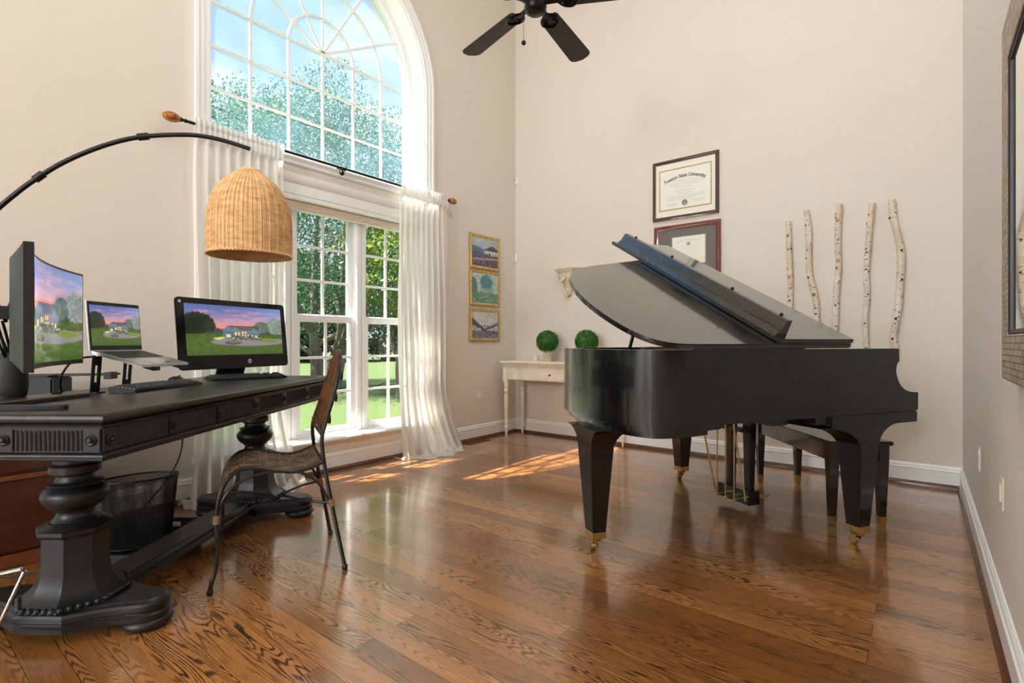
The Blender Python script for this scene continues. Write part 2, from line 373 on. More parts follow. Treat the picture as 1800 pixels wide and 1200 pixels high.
def smooth_path(pts, n=8):
    """Catmull-Rom through points"""
    P = [Vector(p) for p in pts]; out = []
    for i in range(len(P)-1):
        p0 = P[max(i-1, 0)]; p1 = P[i]; p2 = P[i+1]; p3 = P[min(i+2, len(P)-1)]
        for k in range(n):
            t = k/n
            out.append(.5*((2*p1)+(p2-p0)*t+(2*p0-5*p1+4*p2-p3)*t*t+(3*p1-p0-3*p2+p3)*t**3))
    out.append(P[-1]); return out
def inset(poly, d):
    """offset a CCW polygon inwards"""
    n = len(poly); out = []
    for i in range(n):
        p0, p1, p2 = Vector(poly[i-1]), Vector(poly[i]), Vector(poly[(i+1) % n])
        a = (p1-p0).normalized(); b = (p2-p1).normalized()
        na = Vector((-a.y, a.x)); nb = Vector((-b.y, b.x)); m = na+nb
        if m.length < 1e-6: m = na
        m.normalize(); out.append(tuple(p1 + m*d/max(.35, m.dot(na))))
    return out
def area(poly): return sum(poly[i-1][0]*poly[i][1]-poly[i][0]*poly[i-1][1] for i in range(len(poly)))/2

# ------------------------------------------------------------------ camera and view
CAMX, CAMY, CAMZ, YAW = 3.6878, -4.7350, 1.02, math.radians(38.290)
cam = bpy.data.cameras.new('camera'); co = bpy.data.objects.new('camera', cam); COL.objects.link(co)
cam.sensor_width = 36; cam.lens = 18.24; cam.shift_y = 2/1800; cam.clip_start = .05; cam.clip_end = 300
co.location = (CAMX, CAMY, CAMZ); co.rotation_euler = (PI/2, 0, YAW)
SC.camera = co
FW = Vector((-math.sin(YAW), math.cos(YAW), 0)); RT = Vector((math.cos(YAW), math.sin(YAW), 0))
def dl(d, l, z=0): return Vector((CAMX, CAMY, 0)) + FW*d + RT*l + Vector((0, 0, z))   # room point by distance into the room and sideways

# ------------------------------------------------------------------ the room
W, YF, HC = 3.91, -13.5, 5.3
OY0, OY1, OC, OR, SPR = -3.29, -1.39, -2.34, .95, 3.40      # window opening, arch centre, radius, spring height
WT = -.30                                                   # outer face of the window wall
struct(MB().box(-.3, W+.2, YF, .2, -.12, 0).build('floor', M['floor']))
struct(MB().box(-.3, W+.2, YF, .2, HC, HC+.15).build('ceiling', M['ceil']))
wl = MB()
wl.box(WT, 0, YF, -7.2, 0, HC).box(WT, 0, -7.2, -5.0, 0, .4).box(WT, 0, -7.2, -5.0, 4.4, HC).box(WT, 0, -5.0, OY0, 0, HC).box(WT, 0, OY1, .2, 0, HC).box(WT, 0, OY0, OY1, 0, .24).box(WT, 0, OY0, OY1, 2.11, 2.395)
poly = [(OY0, HC), (OY0, SPR)] + [(OC+OR*math.cos(a), SPR+OR*math.sin(a)) for a in np.linspace(PI, 0, 40)][1:-1] + [(OY1, SPR), (OY1, HC)]
for i in range(1, len(poly)-2):       # spandrel in strips so that the arch stays clean
    (y0, z0), (y1, z1) = poly[i], poly[i+1]
    wl.prism([(y0, z0), (y1, z1), (y1, HC), (y0, HC)], WT, 0, lambda p, q, h: (h, p, q))
struct(wl.build('wall_left', M['wall'], smooth=0))
struct(MB().box(-.3, W+.2, 0, .2, 0, HC).build('wall_back', M['wall'], smooth=0))
struct(MB().box(W, W+.2, YF, .2, 0, HC).build('wall_right', mat('wall paint with daylight tint', (229, 224, 217), .85, bump=.06, bscale=420.), smooth=0))  # cool window daylight put into this wall's colour
# wall behind the camera; its tall opening is added to let sky light in
wf = MB(); wf.box(-.3, .35, YF-.2, YF, 0, HC).box(3.65, W+.2, YF-.2, YF, 0, HC).box(.35, 3.65, YF-.2, YF, 4.9, HC)
struct(wf.build('wall_front', M['wall'], smooth=0))

def baseboard(name, a, b, nrm, z1=.155):
    """moulded skirting from a to b; nrm points into the room"""
    a, b, nrm = Vector((*a, 0)), Vector((*b, 0)), Vector((*nrm, 0))
    prof = [(0, .028), (.016, .028), (.016, .115), (.019, .118), (.019, .124), (.013, .130), (.013, .140), (.008, .150), (.004, z1), (0, z1)]
    vs = MB().loft([[p + nrm*q + Vector((0, 0, z)) for q, z in prof] for p in (a, b)])
    return struct(vs.build(name, M['trim'], smooth=20))
def shoe(name, a, b, nrm):
    a, b, nrm = Vector((*a, 0)), Vector((*b, 0)), Vector((*nrm, 0))
    prof = [(0, 0), (.032, 0), (.031, .012), (.026, .022), (.017, .030), (0, .032)]
    return struct(MB().loft([[p + nrm*q + Vector((0, 0, z)) for q, z in prof] for p in (a, b)]).build(name, M['shoe'], smooth=50))
baseboard('baseboard_left', (0, YF), (0, 0), (1, 0)); baseboard('baseboard_back', (0, 0), (W, 0), (0, -1)); baseboard('baseboard_right', (W, 0), (W, YF), (-1, 0))
shoe('trim_1', (0, YF), (0, 0), (1, 0)); shoe('trim_2', (0, 0), (W, 0), (0, -1)); shoe('trim_3', (W, 0), (W, YF), (-1, 0))

# --- window casing, stool, apron, arch casing
def ybar(mb, prof, y0, y1):     # profile in (x,z) swept along y
    return mb.prism(prof, y0, y1, lambda p, q, h: (p, h, q))
cz = MB()
cprof = [(0, 0), (.020, 0), (.020, .030), (.026, .036), (.026, .062), (.034, .070), (.034, .088), (0, .088)]   # (out of wall, across)
for side, ye in ((-1, OY0), (1, OY1)):
    for z0, z1 in ((.28, SPR),):
        cz.loft([[(x, ye + side*w, z) for x, w in cprof] for z in (z0, z1)])
cz.loft([[(x, OC+(OR+w)*math.cos(a), SPR+(OR+w)*math.sin(a)) for x, w in cprof] for a in np.linspace(0, PI, 49)])
struct(cz.build('trim_4', M['trim'], smooth=25))
hd = MB()
ybar(hd, [(0, 2.10), (.020, 2.10), (.020, 2.125), (.026, 2.13), (.026, 2.205), (.032, 2.21), (.045, 2.235), (.052, 2.26), (.052, 2.272), (0, 2.272)], OY0, OY1)
ybar(hd, [(0, 2.352), (.014, 2.352), (.018, 2.36), (.015, 2.372), (.018, 2.385), (.024, 2.395), (.024, 2.408), (-.20, 2.445), (-.28, 2.445), (-.28, 2.43), (-.01, 2.40)], OY0+.001, OY1-.001)
struct(hd.build('trim_5', M['trim'], smooth=25))
st = MB()
ybar(st, [(-.28, .24), (.055, .24), (.062, .25), (.062, .262), (.055, .272), (-.28, .272)], OY0-.1, OY1+.1)
ybar(st, [(0, .155), (.014, .155), (.018, .165), (.018, .205), (.028, .225), (.036, .24), (0, .24)], OY0-.06, OY1+.06)
struct(st.build('trim_6', M['trim'], smooth=25))
# jamb liners inside the reveal (white)
jl = MB()
for ye, s in ((OY0, 1), (OY1, -1)):
    jl.box(WT, 0.0, min(ye, ye+s*.012), max(ye, ye+s*.012), .272, 2.11).box(WT, 0.0, min(ye, ye+s*.012), max(ye, ye+s*.012), 2.445, SPR)
jl.loft([[(x, OC+r*math.cos(a), SPR+r*math.sin(a)) for x, r in ((WT, OR), (0, OR), (0, OR-.012), (WT, OR-.012))] for a in np.linspace(0, PI, 49)])
jl.box(WT, 0, OY0, OY1, 2.098, 2.11)
struct(jl.build('trim_7', M['trim'], smooth=30))

GX = -.20     # glass plane
def ringbar(mb, r0, r1, x0, x1, a0=0, a1=PI, n=48):
    return mb.loft([[(x, OC+r*math.cos(a), SPR+r*math.sin(a)) for x, r in ((x0, r0), (x1, r0), (x1, r1), (x0, r1))] for a in np.linspace(a0, a1, n+1)])
# arched window
fr = MB(); ZB = 2.445
ringbar(fr, .88, OR-.011, GX-.05, GX+.05); ringbar(fr, .865, .89, GX-.02, GX+.02)
for s in (-1, 1):
    y0, y1 = sorted((OC+s*.88, OC+s*(OR-.011))); fr.box(GX-.05, GX+.05, y0, y1, ZB, SPR)
    y0, y1 = sorted((OC+s*.865, OC+s*.89)); fr.box(GX-.02, GX+.02, y0, y1, ZB, SPR)
fr.box(GX-.05, GX+.05, OC-.88, OC+.88, ZB, 2.505)
w1 = struct(fr.build('window_1', M['vinyl'], smooth=30))
mu = MB(); hb = .0085
for k in (-2, -1, 0, 1, 2):
    mu.box(GX-.008, GX+.012, OC+k*.2935-hb, OC+k*.2935+hb, 2.505, SPR)
for z in (2.795, 3.09, SPR): mu.box(GX-.008, GX+.0125, OC-.87, OC+.87, z-hb, z+hb)
for r in (.2935, .587): ringbar(mu, r-hb, r+hb, GX-.008, GX+.0115)
for dg_ in (30, 60, 90, 120, 150):
    a = math.radians(dg_); d = Vector((0, math.cos(a), math.sin(a))); n_ = Vector((0, -math.sin(a), math.cos(a)))
    mu.obox(Vector((GX+.002, OC, SPR))+d*.435, (.0075, 0, 0), d*.435, n_*hb)
struct(mu.build('muntin_bars', M['vinyl'], w1, smooth=30))
g = MB(); gp = [(OC-.88, 2.48), (OC+.88, 2.48), (OC+.88, SPR)] + [(OC+.88*math.cos(a), SPR+.88*math.sin(a)) for a in np.linspace(0, PI, 40)][1:-1] + [(OC-.88, SPR)]
g.prism(gp, GX-.004, GX+.000, lambda p, q, h: (h, p, q)); struct(g.build('glass_pane', M['glareglass'], w1, smooth=0))
# three double-hung windows below
for k, (ya, yb) in enumerate(((-3.21, -2.75), (-2.57, -2.11), (-1.93, -1.47))):
    f = MB(); fx0, fx1 = GX-.07, GX+.09
    f.box(fx0, fx1, ya-.09 if k == 0 else ya-.088, ya-.045, .272, 2.10).box(fx0, fx1, yb+.045, yb+.088, .272, 2.10)
    f.box(fx0, fx1, ya-.045, yb+.045, .272, .285).box(fx0, fx1, ya-.045, yb+.045, 2.085, 2.10)
    w = struct(f.build('window_%d' % (k+2), M['vinyl'], smooth=0, bevel=.004))
    for nm, z0, z1, x, rail in (('upper_sash', 1.205, 2.085, GX, (.045, .02)), ('lower_sash', .285, 1.24, GX+.042, (.04, .055))):
        s = MB(); a, b = ya, yb; gz0, gz1 = z0+rail[0], z1-rail[1]
        s.box(x-.018, x+.018, a-.045, a, z0, z1).box(x-.018, x+.018, b, b+.045, z0, z1)
        s.box(x-.018, x+.018, a, b, z0, gz0).box(x-.018, x+.018, a, b, gz1, z1)
        so = struct(s.build(nm, M['vinyl'], w, smooth=0, bevel=.003))
        m_ = MB(); hw = .0105; yc = (a+b)/2
        m_.box(x-.006, x+.010, yc-hw, yc+hw, gz0, gz1)
        for t in (1/3, 2/3):
            zz = gz0+(gz1-gz0)*t; m_.box(x-.006, x+.0105, a, b, zz-hw, zz+hw)
        struct(m_.build('muntin_bars', M['vinyl'], so, smooth=0))
        struct(MB().box(x-.003, x, a, b, gz0, gz1).build('glass_pane', M['glass'], so, smooth=0))
# tall window added out of view along the same wall for cool daylight
f = MB()
for y in (-7.2, -6.49, -5.77, -5.06): f.box(GX-.05, GX+.06, y, y+.06, .4, 4.4)
for z in (.4, 2.3, 4.34): f.box(GX-.05, GX+.055, -7.2, -5.0, z, z+.06)
w = struct(f.build('window_5', M['vinyl'], smooth=0, bevel=.004))
struct(MB().box(GX-.003, GX, -7.19, -5.01, .42, 4.38).build('glass_pane', M['glass'], w, smooth=0))
# roller shades rolled up under the head
rs = thing('roller_shade', 'beige roller blind rolled up under the head of the lower window', 'blind', (-.06, OC, 2.045))
MB().box(-.03, .03, -.92, .92, .008, .05).build('cassette', M['shade'], rs, bevel=.006)
MB().box(-.012, .0, -.91, .91, -.012, .009).build('hem_bar', M['vinyl'], rs, bevel=.003)
# unseen eave added to trim the sun; deeper slab shades the added window
struct(MB().box(-.42, WT, -4.6, 1, 4.95, 5.05).box(-2.3, WT, -8.2, -4.6, 4.45, 4.55).build('added_eave', M['trim'], smooth=0))

# ------------------------------------------------------------------ curtains, rod
def curtain(label, y0, y1, b0, b1, spread, seed):
    rn = random.Random(seed); NF = 9; ph = [rn.uniform(-.5, .5) for _ in range(NF+2)]; amp = [rn.uniform(.75, 1.25) for _ in range(NF+2)]
    ztop = 2.435
    def fn(u, v):
        # v 0 at the header, 1 at the floor, a little more lies on the boards
        z = ztop*(1-v)
        k = u*NF; i = int(min(k, NF-1e-6)); fr_ = k-i
        A = amp[i]*(1-fr_)+amp[i+1]*fr_; P = ph[i]*(1-fr_)+ph[i+1]*fr_
        w = max(0, (v-.03)); e = min(1, w*3)
        flare = max(0, (v-.72)/.28)**1.8
        yy0 = y0 + (b0-y0)*flare + .012*math.sin(v*7+seed); yy1 = y1 + (b1-y1)*flare
        pinch = .035*math.sin(min(1, v*1.6)*PI)*(1 if seed % 2 else -1)
        y = yy0 + (yy1-yy0)*u + pinch*(0.5-abs(u-.5))
        ph_ = 2*PI*k + P*2*v
        a_ = (.010+.024*e+.030*flare)*A
        x = .088 + a_*math.sin(ph_) + spread*flare*(.55+.45*math.sin(u*PI)) + .008*math.sin(2*ph_+v*9)*e
        y += .4*a_*math.cos(ph_)*e
        if v < .045: x = .108 + .005*math.sin(2*PI*NF*2*u+seed); z += .006*math.sin(2*PI*NF*2.3*u)
        return (max(x, .022), y, max(.004, z))
    mb = MB(); mb.grid(150, 90, fn)
    t = thing('curtain', label, 'curtain', (0, 0, 0), 0, 'sheer linen curtains at the window')
    mb.build('curtain_panel', M['cloth'], t, smooth=180)
    # puddle of cloth on the boards
    pd = MB()
    def pf(u, v):
        y = b0 + (b1-b0)*(u*1.06-.03); out = .10+.10*math.sin(u*PI)+.03*math.sin(u*23+seed)
        x = .06 + spread*.75*math.sin(PI*min(max(u*1.0, 0), 1))**.6 + out*v
        h = .055*math.sin(PI*v**.8)*(.65+.45*math.sin(u*31+seed*2+3*v)) + .012*math.sin(u*57+v*8)*(1-v)
        return (x, y, max(.003, h*(1-.25*v)+.004))
    pd.grid(90, 14, pf); pd.build('puddled_hem', M['cloth'], t, smooth=180)
    return t
curtain('white sheer curtain panel behind the desk and the rattan lamp shade', -3.41, -2.83, -3.47, -2.72, .13, 3)
curtain('white sheer curtain panel hanging beside the three small paintings', -1.78, -1.20, -1.79, -1.06, .12, 8)
rod = thing('curtain_rod', 'black curtain rod with amber tortoiseshell finials across the window', 'curtain rod', (.09, -2.3, 2.40))
MB().tube([(0, -1.15, 0), (0, 1.10, 0)], .0095, 12).build('rod', M['rod'], rod)
for s, ye in ((-1, -1.15), (1, 1.10)):
    fm = MB().lathe([(.004, 0), (.012, .004), (.012, .012), (.008, .018), (.013, .03), (.016, .036), (.012, .042)], (0, 0, 0), 16, 'y')
    fm.xf(lambda x, y, z: (x, ye+s*y, z)); fo = fm.build('finial_collar', M['rod'], rod)
    MB().ball((0, ye+s*.085, 0), (.031, .052, .031), 20, 14).build('finial', M['amber'], rod)
for yb_ in (-.02, -1.02, .98):
    b = MB(); b.lathe([(.028, -.088), (.028, -.08), (.014, -.074), (.008, -.07), (.008, -.012)], (0, yb_, 0), 18, 'x')
    b.tube([(-.012, yb_, 0)]+[(.014*math.cos(a), yb_, .014*math.sin(a)) for a in np.linspace(PI, 2.2*PI, 12)], .005, 8)
    b.ball((-.035, yb_-.004, -.026), .020, 14, 10)
    b.build('bracket', M['rod'], rod)

# ------------------------------------------------------------------ grand piano  (local: x = across from bass side, y = towards tail)
PRZ = math.atan2(.51176, -.85913)
pn = thing('grand_piano', 'black grand piano with its lid propped open and front flap folded back', 'piano', (3.435, -1.596, 0), PRZ)
A0 = -.08
LID = [(0, .165), (0, 1.08), (.004, 1.15), (.02, 1.225), (.065, 1.285), (.145, 1.33), (.25, 1.358), (.36, 1.373), (.47, 1.377), (.58, 1.368), (.69, 1.345), (.79, 1.308), (.87, 1.26),
       (.94, 1.195), (.99, 1.12), (1.035, 1.03), (1.085, .91), (1.135, .79), (1.19, .66), (1.27, .53), (1.37, .43), (1.45, .36), (1.50, .28), (1.52, .165)]
def dense(p, n=3):
    q = smooth_path([(x, y, 0) for x, y in p[1:-1]], n); return [p[0]] + [(v.x, v.y) for v in q] + [p[-1]]
LIDD = dense(LID)
CASE = [(0.012, .05)] + [(x, y) for x, y in dense([(0, .165)]+[(x, y) for x, y in LID[1:-1]]+[(1.52, .165)])[1:-1]] + [(1.508, .05)]
if area(CASE) < 0: CASE = CASE[::-1]
CI = inset(CASE, .012); CIN = inset(CASE, .085)
# open front: find the path that skips the closing front edge
def path_front(p):
    k = [i for i, q in enumerate(p) if q[1] < .16]; i0 = min(k, key=lambda i: p[i][0]); i1 = max(k, key=lambda i: p[i][0])
    n = len(p); out = []; i = i0; st_ = -1 if p[(i0-1) % n][1] > p[(i0+1) % n][1] else 1
    while True:
        out.append(p[i]);
        if i == i1: break
        i = (i+st_) % n
    return out
outer, inner = path_front(CI), path_front(CIN)
outer[0] = (outer[0][0], .05); outer[-1] = (outer[-1][0], .05); inner[0] = (outer[0][0]+.07, .05); inner[-1] = (outer[-1][0]-.07, .05)
ring = outer + inner[::-1]
off = lambda p, q, h: (p+A0, q, h)
rim = MB(); n_o = len(outer)
# quads instead of one concave ngon
for z0, z1 in ((.667, .99),):
    o_ = [(x, y, z) for z in (z0, z1) for x, y in outer]; i_ = [(x, y, z) for z in (z0, z1) for x, y in inner]
    vs = [off(*p) for p in o_+i_]; n = n_o; fs = []
    for k in range(n-1):
        fs += [(k, k+1, n+k+1, n+k), (2*n+k, 3*n+k, 3*n+k+1, 2*n+k+1), (n+k, n+k+1, 3*n+k+1, 3*n+k), (k, 2*n+k, 2*n+k+1, k+1)]
    fs += [(0, n, 3*n, 2*n), (n-1, 3*n-1, 4*n-1, 2*n-1)]
    rim.add(vs, fs)
cheek = [(.052, .667), (.052, .99), (-.222, .99), (-.226, .925), (-.212, .915), (-.203, .89), (-.203, .865), (-.215, .832), (-.238, .80), (-.27, .778), (-.315, .765), (-.372, .762), (-.372, .672), (-.345, .668)]
for x0 in (outer[0][0], outer[-1][0]-.07):
    rim.prism(cheek, x0+A0, x0+A0+.07, lambda p, q, h: (h, p, q))
rim.build('case_rim', M['ebony'], pn, smooth=40)
# iron plate and soundboard seen from above
sb = MB(); sb.prism(inset(CASE, .08), .86, .88, lambda p, q, h: (p+A0, max(q, .22), h)); sb.build('iron_plate', M['gold'], pn, smooth=0)
kb = MB(); kb.box(A0+.014, A0+1.506, -.35, .27, .612, .668).box(A0+.03, A0+1.49, .27, .36, .63, .668)
kb.build('key_bed', M['ebony'], pn, bevel=.003)
MB().box(A0+.082, A0+1.438, -.345, -.30, .666, .71).build('key_slip', M['ebony'], pn, bevel=.006)
fb = MB(); fb.prism([(-.30, .668), (-.30, .74), (-.28, .765), (-.05, .80), (.02, .87), (.05, .95), (.08, .95), (.08, .668)], A0+.082, A0+1.438, lambda p, q, h: (h, p, q)); fb.build('fallboard', M['ebony'], pn, smooth=30)
md = MB(); md.obox((.70, .075, 1.07), (.44, 0, 0), (0, .008, 0), (0, .025, .095)); md.box(.26, 1.14, .02, .21, .955, .978); md.build('music_desk', M['ebony'], pn, bevel=.003)
# lower lips under the tail
TAIL = [p for p in CASE]
def tailpoly(d, b0):
    q = inset(CASE, d); k = [p for p in q if p[1] > b0 and p[0] < 1.0]
    return sorted([(p[0], p[1]) for p in k], key=lambda p: p[0])
tl = MB()
for d, z0, z1, b0 in ((.035, .640, .667, 1.02), (.07, .612, .640, 1.06)):
    p = tailpoly(d, b0); p = p + [(p[-1][0]-.02, b0-.12), (p[0][0]+.02, b0-.12)]
    tl.prism(p, z0, z1, off)
tl.build('tail_plate', M['ebony'], pn, smooth=40)
bm_ = MB()
bm_.box(.05, 1.34, .42, .52, .58+.04, .667)
bm_.obox((.25, .85, .644), (.05, 0, 0), (.05, .42, 0), (0, 0, .023)); bm_.obox((.9, .8, .644), (.045, 0, 0), (-.2, .36, 0), (0, 0, .023))
bm_.build('underside_brace', M['ebony'], pn, smooth=0)
# lid, hinged on the bass side
PHI = math.radians(26.4); HZ = .992
def lidxf(x, y, z):   # lid-local: x from the hinge, z above lower face
    return (A0 + x*math.cos(PHI) - z*math.sin(PHI), y, HZ + x*math.sin(PHI) + z*math.cos(PHI))
ld = MB(); ld.prism(LIDD if area(LIDD) > 0 else LIDD[::-1], 0, .023); ld.xf(lidxf)
lo = ld.build('lid', M['lid'], pn, smooth=40, bevel=.004)
fl = MB().box(.0, 1.55, .165, .635, .026, .048).xf(lidxf); flap = fl.build('front_flap', M['lid'], pn, smooth=40, bevel=.003)
lp = MB(); lp.prism([(.640, .048), (.628, .074), (.622, .075), (.619, .079), (.599, .124), (.590, .127), (.572, .127), (.572, .048)], .03, 1.47, lambda p, q, h: (h, p, q)); lp.xf(lidxf); lp.build('flap_rail', M['lid'], pn, smooth=25)
for x in (.09, .42, .95, 1.36):
    MB().lathe([(.008, .125), (.008, .133), (.003, .135)], (x, .580, .002), 10).xf(lidxf).build('rubber_bumper', M['plastic'], pn)
MB().cyl((1.335, .47, .95), lidxf(1.16, .55, 0), .013, 8).build('lid_prop', M['ebony'], pn)
# legs
def pleg(x, y, ztop, fb0, fb1, fin, fout=0):
    """tapered square leg with a bracketed head; fb0/fb1 how far the head flares along the case"""
    zs = [(.10, 0)] + [(ztop-.125, 0)] + [(ztop-.125+.125*t, 1-math.sqrt(max(0, 1-t**2.2))) for t in (.25, .5, .68, .82, .92, .98, 1.)]
    rings = []
    for z, f in zs:
        h = .036 + (.062-.036)*min(1, (z-.10)/(ztop-.225))
        rings.append([(x-h-fout*f, y-h-fb0*f, z), (x+h+fin*f, y-h-fb0*f, z), (x+h+fin*f, y+h+fb1*f, z), (x-h-fout*f, y+h+fb1*f, z)])
    lg = MB().loft(rings).build('leg', M['ebony'], pn, smooth=20)
    MB().loft([[(x+i*s, y+j*s, z) for i, j in ((-1, -1), (1, -1), (1, 1), (-1, 1))] for z, s in ((.068, .034), (.070, .0375), (.102, .0385), (.104, .034))]).build('brass_cap', M['brass'], lg, smooth=20)
    cs = MB(); cs.lathe([(.028, .055), (.030, .062), (.018, .068)], (x, y, 0), 16)
    c = Vector((x+.018, y+.006, .024)); ax = Vector((.3, .95, 0)).normalized()
    cs.cyl(c-ax*.011, c+ax*.011, .024, 20)
    for s in (-1, 1): cs.obox(Vector((x+.008, y+.003, .045))+ax*s*.016, (.012, -.003, -.012), ax*.002, (.004, 0, .018))
    cs.build('caster', M['brass'], lg)
pleg(.0, .0, .612, .155, .275, .12); pleg(1.344, 0, .612, .15, .25, 0); pleg(.4045, 1.277, .612, .115, .012, .10, .09)
# pedal lyre
ly = MB()
for x in (.615, .765):
    ly.loft([[(x+i*w, .085+j*w*.62, z) for i, j in ((-1, -1), (1, -1), (1, 1), (-1, 1))] for z, w in ((.12, .026), (.62, .037))])
ly.box(.568, .828, .05, .135, .042, .125); ly.box(.57, .81, .115, .16, .478, .505); ly.box(.60, .80, .05, .12, .60, .64)
lyo = ly.build('pedal_lyre', M['ebony'], pn, bevel=.003)
for x in (.62, .69, .76):
    rb = MB(); rb.tube([(x, .20, .075), (x, .198, .62)], .0045, 8); rb.ball((x, .20, .070), .009, 10, 6); rb.tube([(x, .13, .078), (x, .20, .075)], .006, 8)
    rb.build('trapwork_rod', M['brass'], lyo)
for x, x2, y2 in ((.575, .645, .20), (.82, .86, .26)):
    MB().tube([(x, .155, .07), (x2, y2, .63)], .0055, 8).build('brace_rod', M['brass'], lyo)
for x in (.62, .69, .76):
    pd = MB(); pd.prism([(-.012, .06), (.012, .06), (.016, -.03), (.017, -.06), (.010, -.078), (-.010, -.078), (-.017, -.06), (-.016, -.03)], .068, .080, lambda p, q, h: (x+p, q, h)); pd.build('pedal', M['brass'], lyo, bevel=.003)

# bench
bn = thing('piano_bench', 'glossy black wooden bench standing askew behind the keyboard end of the piano', 'bench', (3.135, -.905, 0), math.radians(126.5))
MB().box(-.495, .495, -.175, .175, .452, .476).build('seat', M['bench'], bn, bevel=.005)
ap = MB(); ap.box(-.44, .44, -.148, -.128, .36, .452).box(-.44, .44, .128, .148, .36, .452).box(-.462, -.44, -.12, .12, .36, .452).box(.44, .462, -.12, .12, .36, .452); ap.build('apron', M['bench'], bn, smooth=0)
for sx in (-1, 1):
    for sy in (-1, 1):
        x, y = sx*.45, sy*.135
        lg = MB().loft([[(x+i*w, y+j*w, z) for i, j in ((-1, -1), (1, -1), (1, 1), (-1, 1))] for z, w in ((.05, .0165), (.36, .026), (.452, .027))]).build('leg', M['bench'], bn, smooth=20)
        MB().loft([[(x+i*w, y+j*w, z) for i, j in ((-1, -1), (1, -1), (1, 1), (-1, 1))] for z, w in ((0, .013), (.004, .0155), (.045, .0185), (.052, .0205), (.055, .0205))]).build('brass_foot', M['brass'], lg, smooth=20)

# ------------------------------------------------------------------ desk (local x = sideways, y = along, origin below its near right corner)
DT = .81
DRZ = YAW - .02
do = dl(1.524, -1.203)
dk = thing('desk', 'long black carved desk on two turned pedestals with fluted drawer band', 'desk', do, DRZ)
DLN, DWD = 1.792, .74
tp = MB()
def slab(mb, prof):        # stepped edge profile around the rectangle: list of (outset, z)
    return mb.loft([[(-DWD-o, -o, z), (o, -o, z), (o, DLN+o, z), (-DWD-o, DLN+o, z)] for o, z in prof])
slab(tp, [(.000, DT-.044), (.004, DT-.043), (.012, DT-.041), (.014, DT-.036), (.008, DT-.033), (.014, DT-.029), (.024, DT-.024), (.027, DT-.016), (.025, DT-.007), (.018, DT-.001), (.012, DT)])
tp.xf(lambda x, y, z: (x-.022 if x > -.3 else x+.022, y+.022 if y < 1 else y-.022, z))
tp.build('desktop', M['desktop'], dk, smooth=30)
apr = MB(); ins = .012
apr.box(-DWD+ins, -ins, ins, DLN-ins, .675, DT-.040)
slab(apr, [(-.013, .694), (-.006, .692), (-.001, .688), (.0, .682), (-.005, .678), (-.005, .673), (-.010, .668), (-.05, .668)])
apr.build('apron', M['desk'], dk, smooth=30)
# fluted panels, corner blocks and rosettes on the long face and on the near end
def band(org, ex, en, L, first, pitch, n, extra=None):
    org, ex, en = Vector(org), Vector(ex), Vector(en); zc = .73
    ros = [first+pitch*k for k in range(n+1)] + (extra or [])
    rs_ = sorted(ros)
    H0, H1 = .6955, .7655
    for r_ in rs_:
        MB().obox(org+ex*r_+en*.002+Vector((0, 0, (H0+H1)/2)), ex*.026, en*.004, Vector((0, 0, (H1-H0)/2))).build('corner_block', M['desk'], dk, bevel=.002)
    for a_, b_ in zip(rs_[:-1], rs_[1:]):
        x0, x1 = a_+.0265, b_-.0265
        if x1-x0 < .03: continue
        # one fluted strip: backing with half round flutes, arched at their tops
        nf = max(3, int((x1-x0)/.0135)); wf_ = (x1-x0)/nf; fp = MB(); NS_ = 6*nf
        zl = [H0, H0+.0035, H0+.004, H1-.014, H1-.009, H1-.005, H1-.0045, H1]
        def fpt(u, v):
            k = int(round(v*(len(zl)-1))); z = zl[k]; ph = (u*NS_ % 6)/6; hgt = math.sin(PI*ph)
            if k in (0, 1, 6, 7): q = .005
            elif k == 5: q = .0055*max(0, hgt-.75)*2+.001
            elif k == 4: q = .0055*max(0, hgt-.35)/.65+.0008
            else: q = .0005+.0055*hgt
            p = org+ex*(x0+(x1-x0)*u)+en*q+Vector((0, 0, z)); return p
        fp.grid(NS_+1, len(zl), fpt)
        fp.build('fluted_panel', M['desk'], dk, smooth=40)
    for r_ in rs_:
        c = org+ex*r_+Vector((0, 0, (H0+H1)/2)); rg = []
        for q, d in ((.017, .004), (.017, .009), (.0135, .012), (.011, .010), (.008, .010), (.007, .016), (.0035, .018), (.0005, .0185)):
            rg.append([c+en*d+q*(math.cos(t)*ex+math.sin(t)*Vector((0, 0, 1))) for t in np.linspace(0, 2*PI, 18, endpoint=False)])
        MB().loft(rg).build('rosette', M['desk'], dk, smooth=40)
band((-ins, 0, 0), (0, 1, 0), (1, 0, 0), DLN, .0385, .2858, 6)
band((0, ins, 0), (-1, 0, 0), (0, -1, 0), DWD, .0385, .262, 1, [.50, .7015])
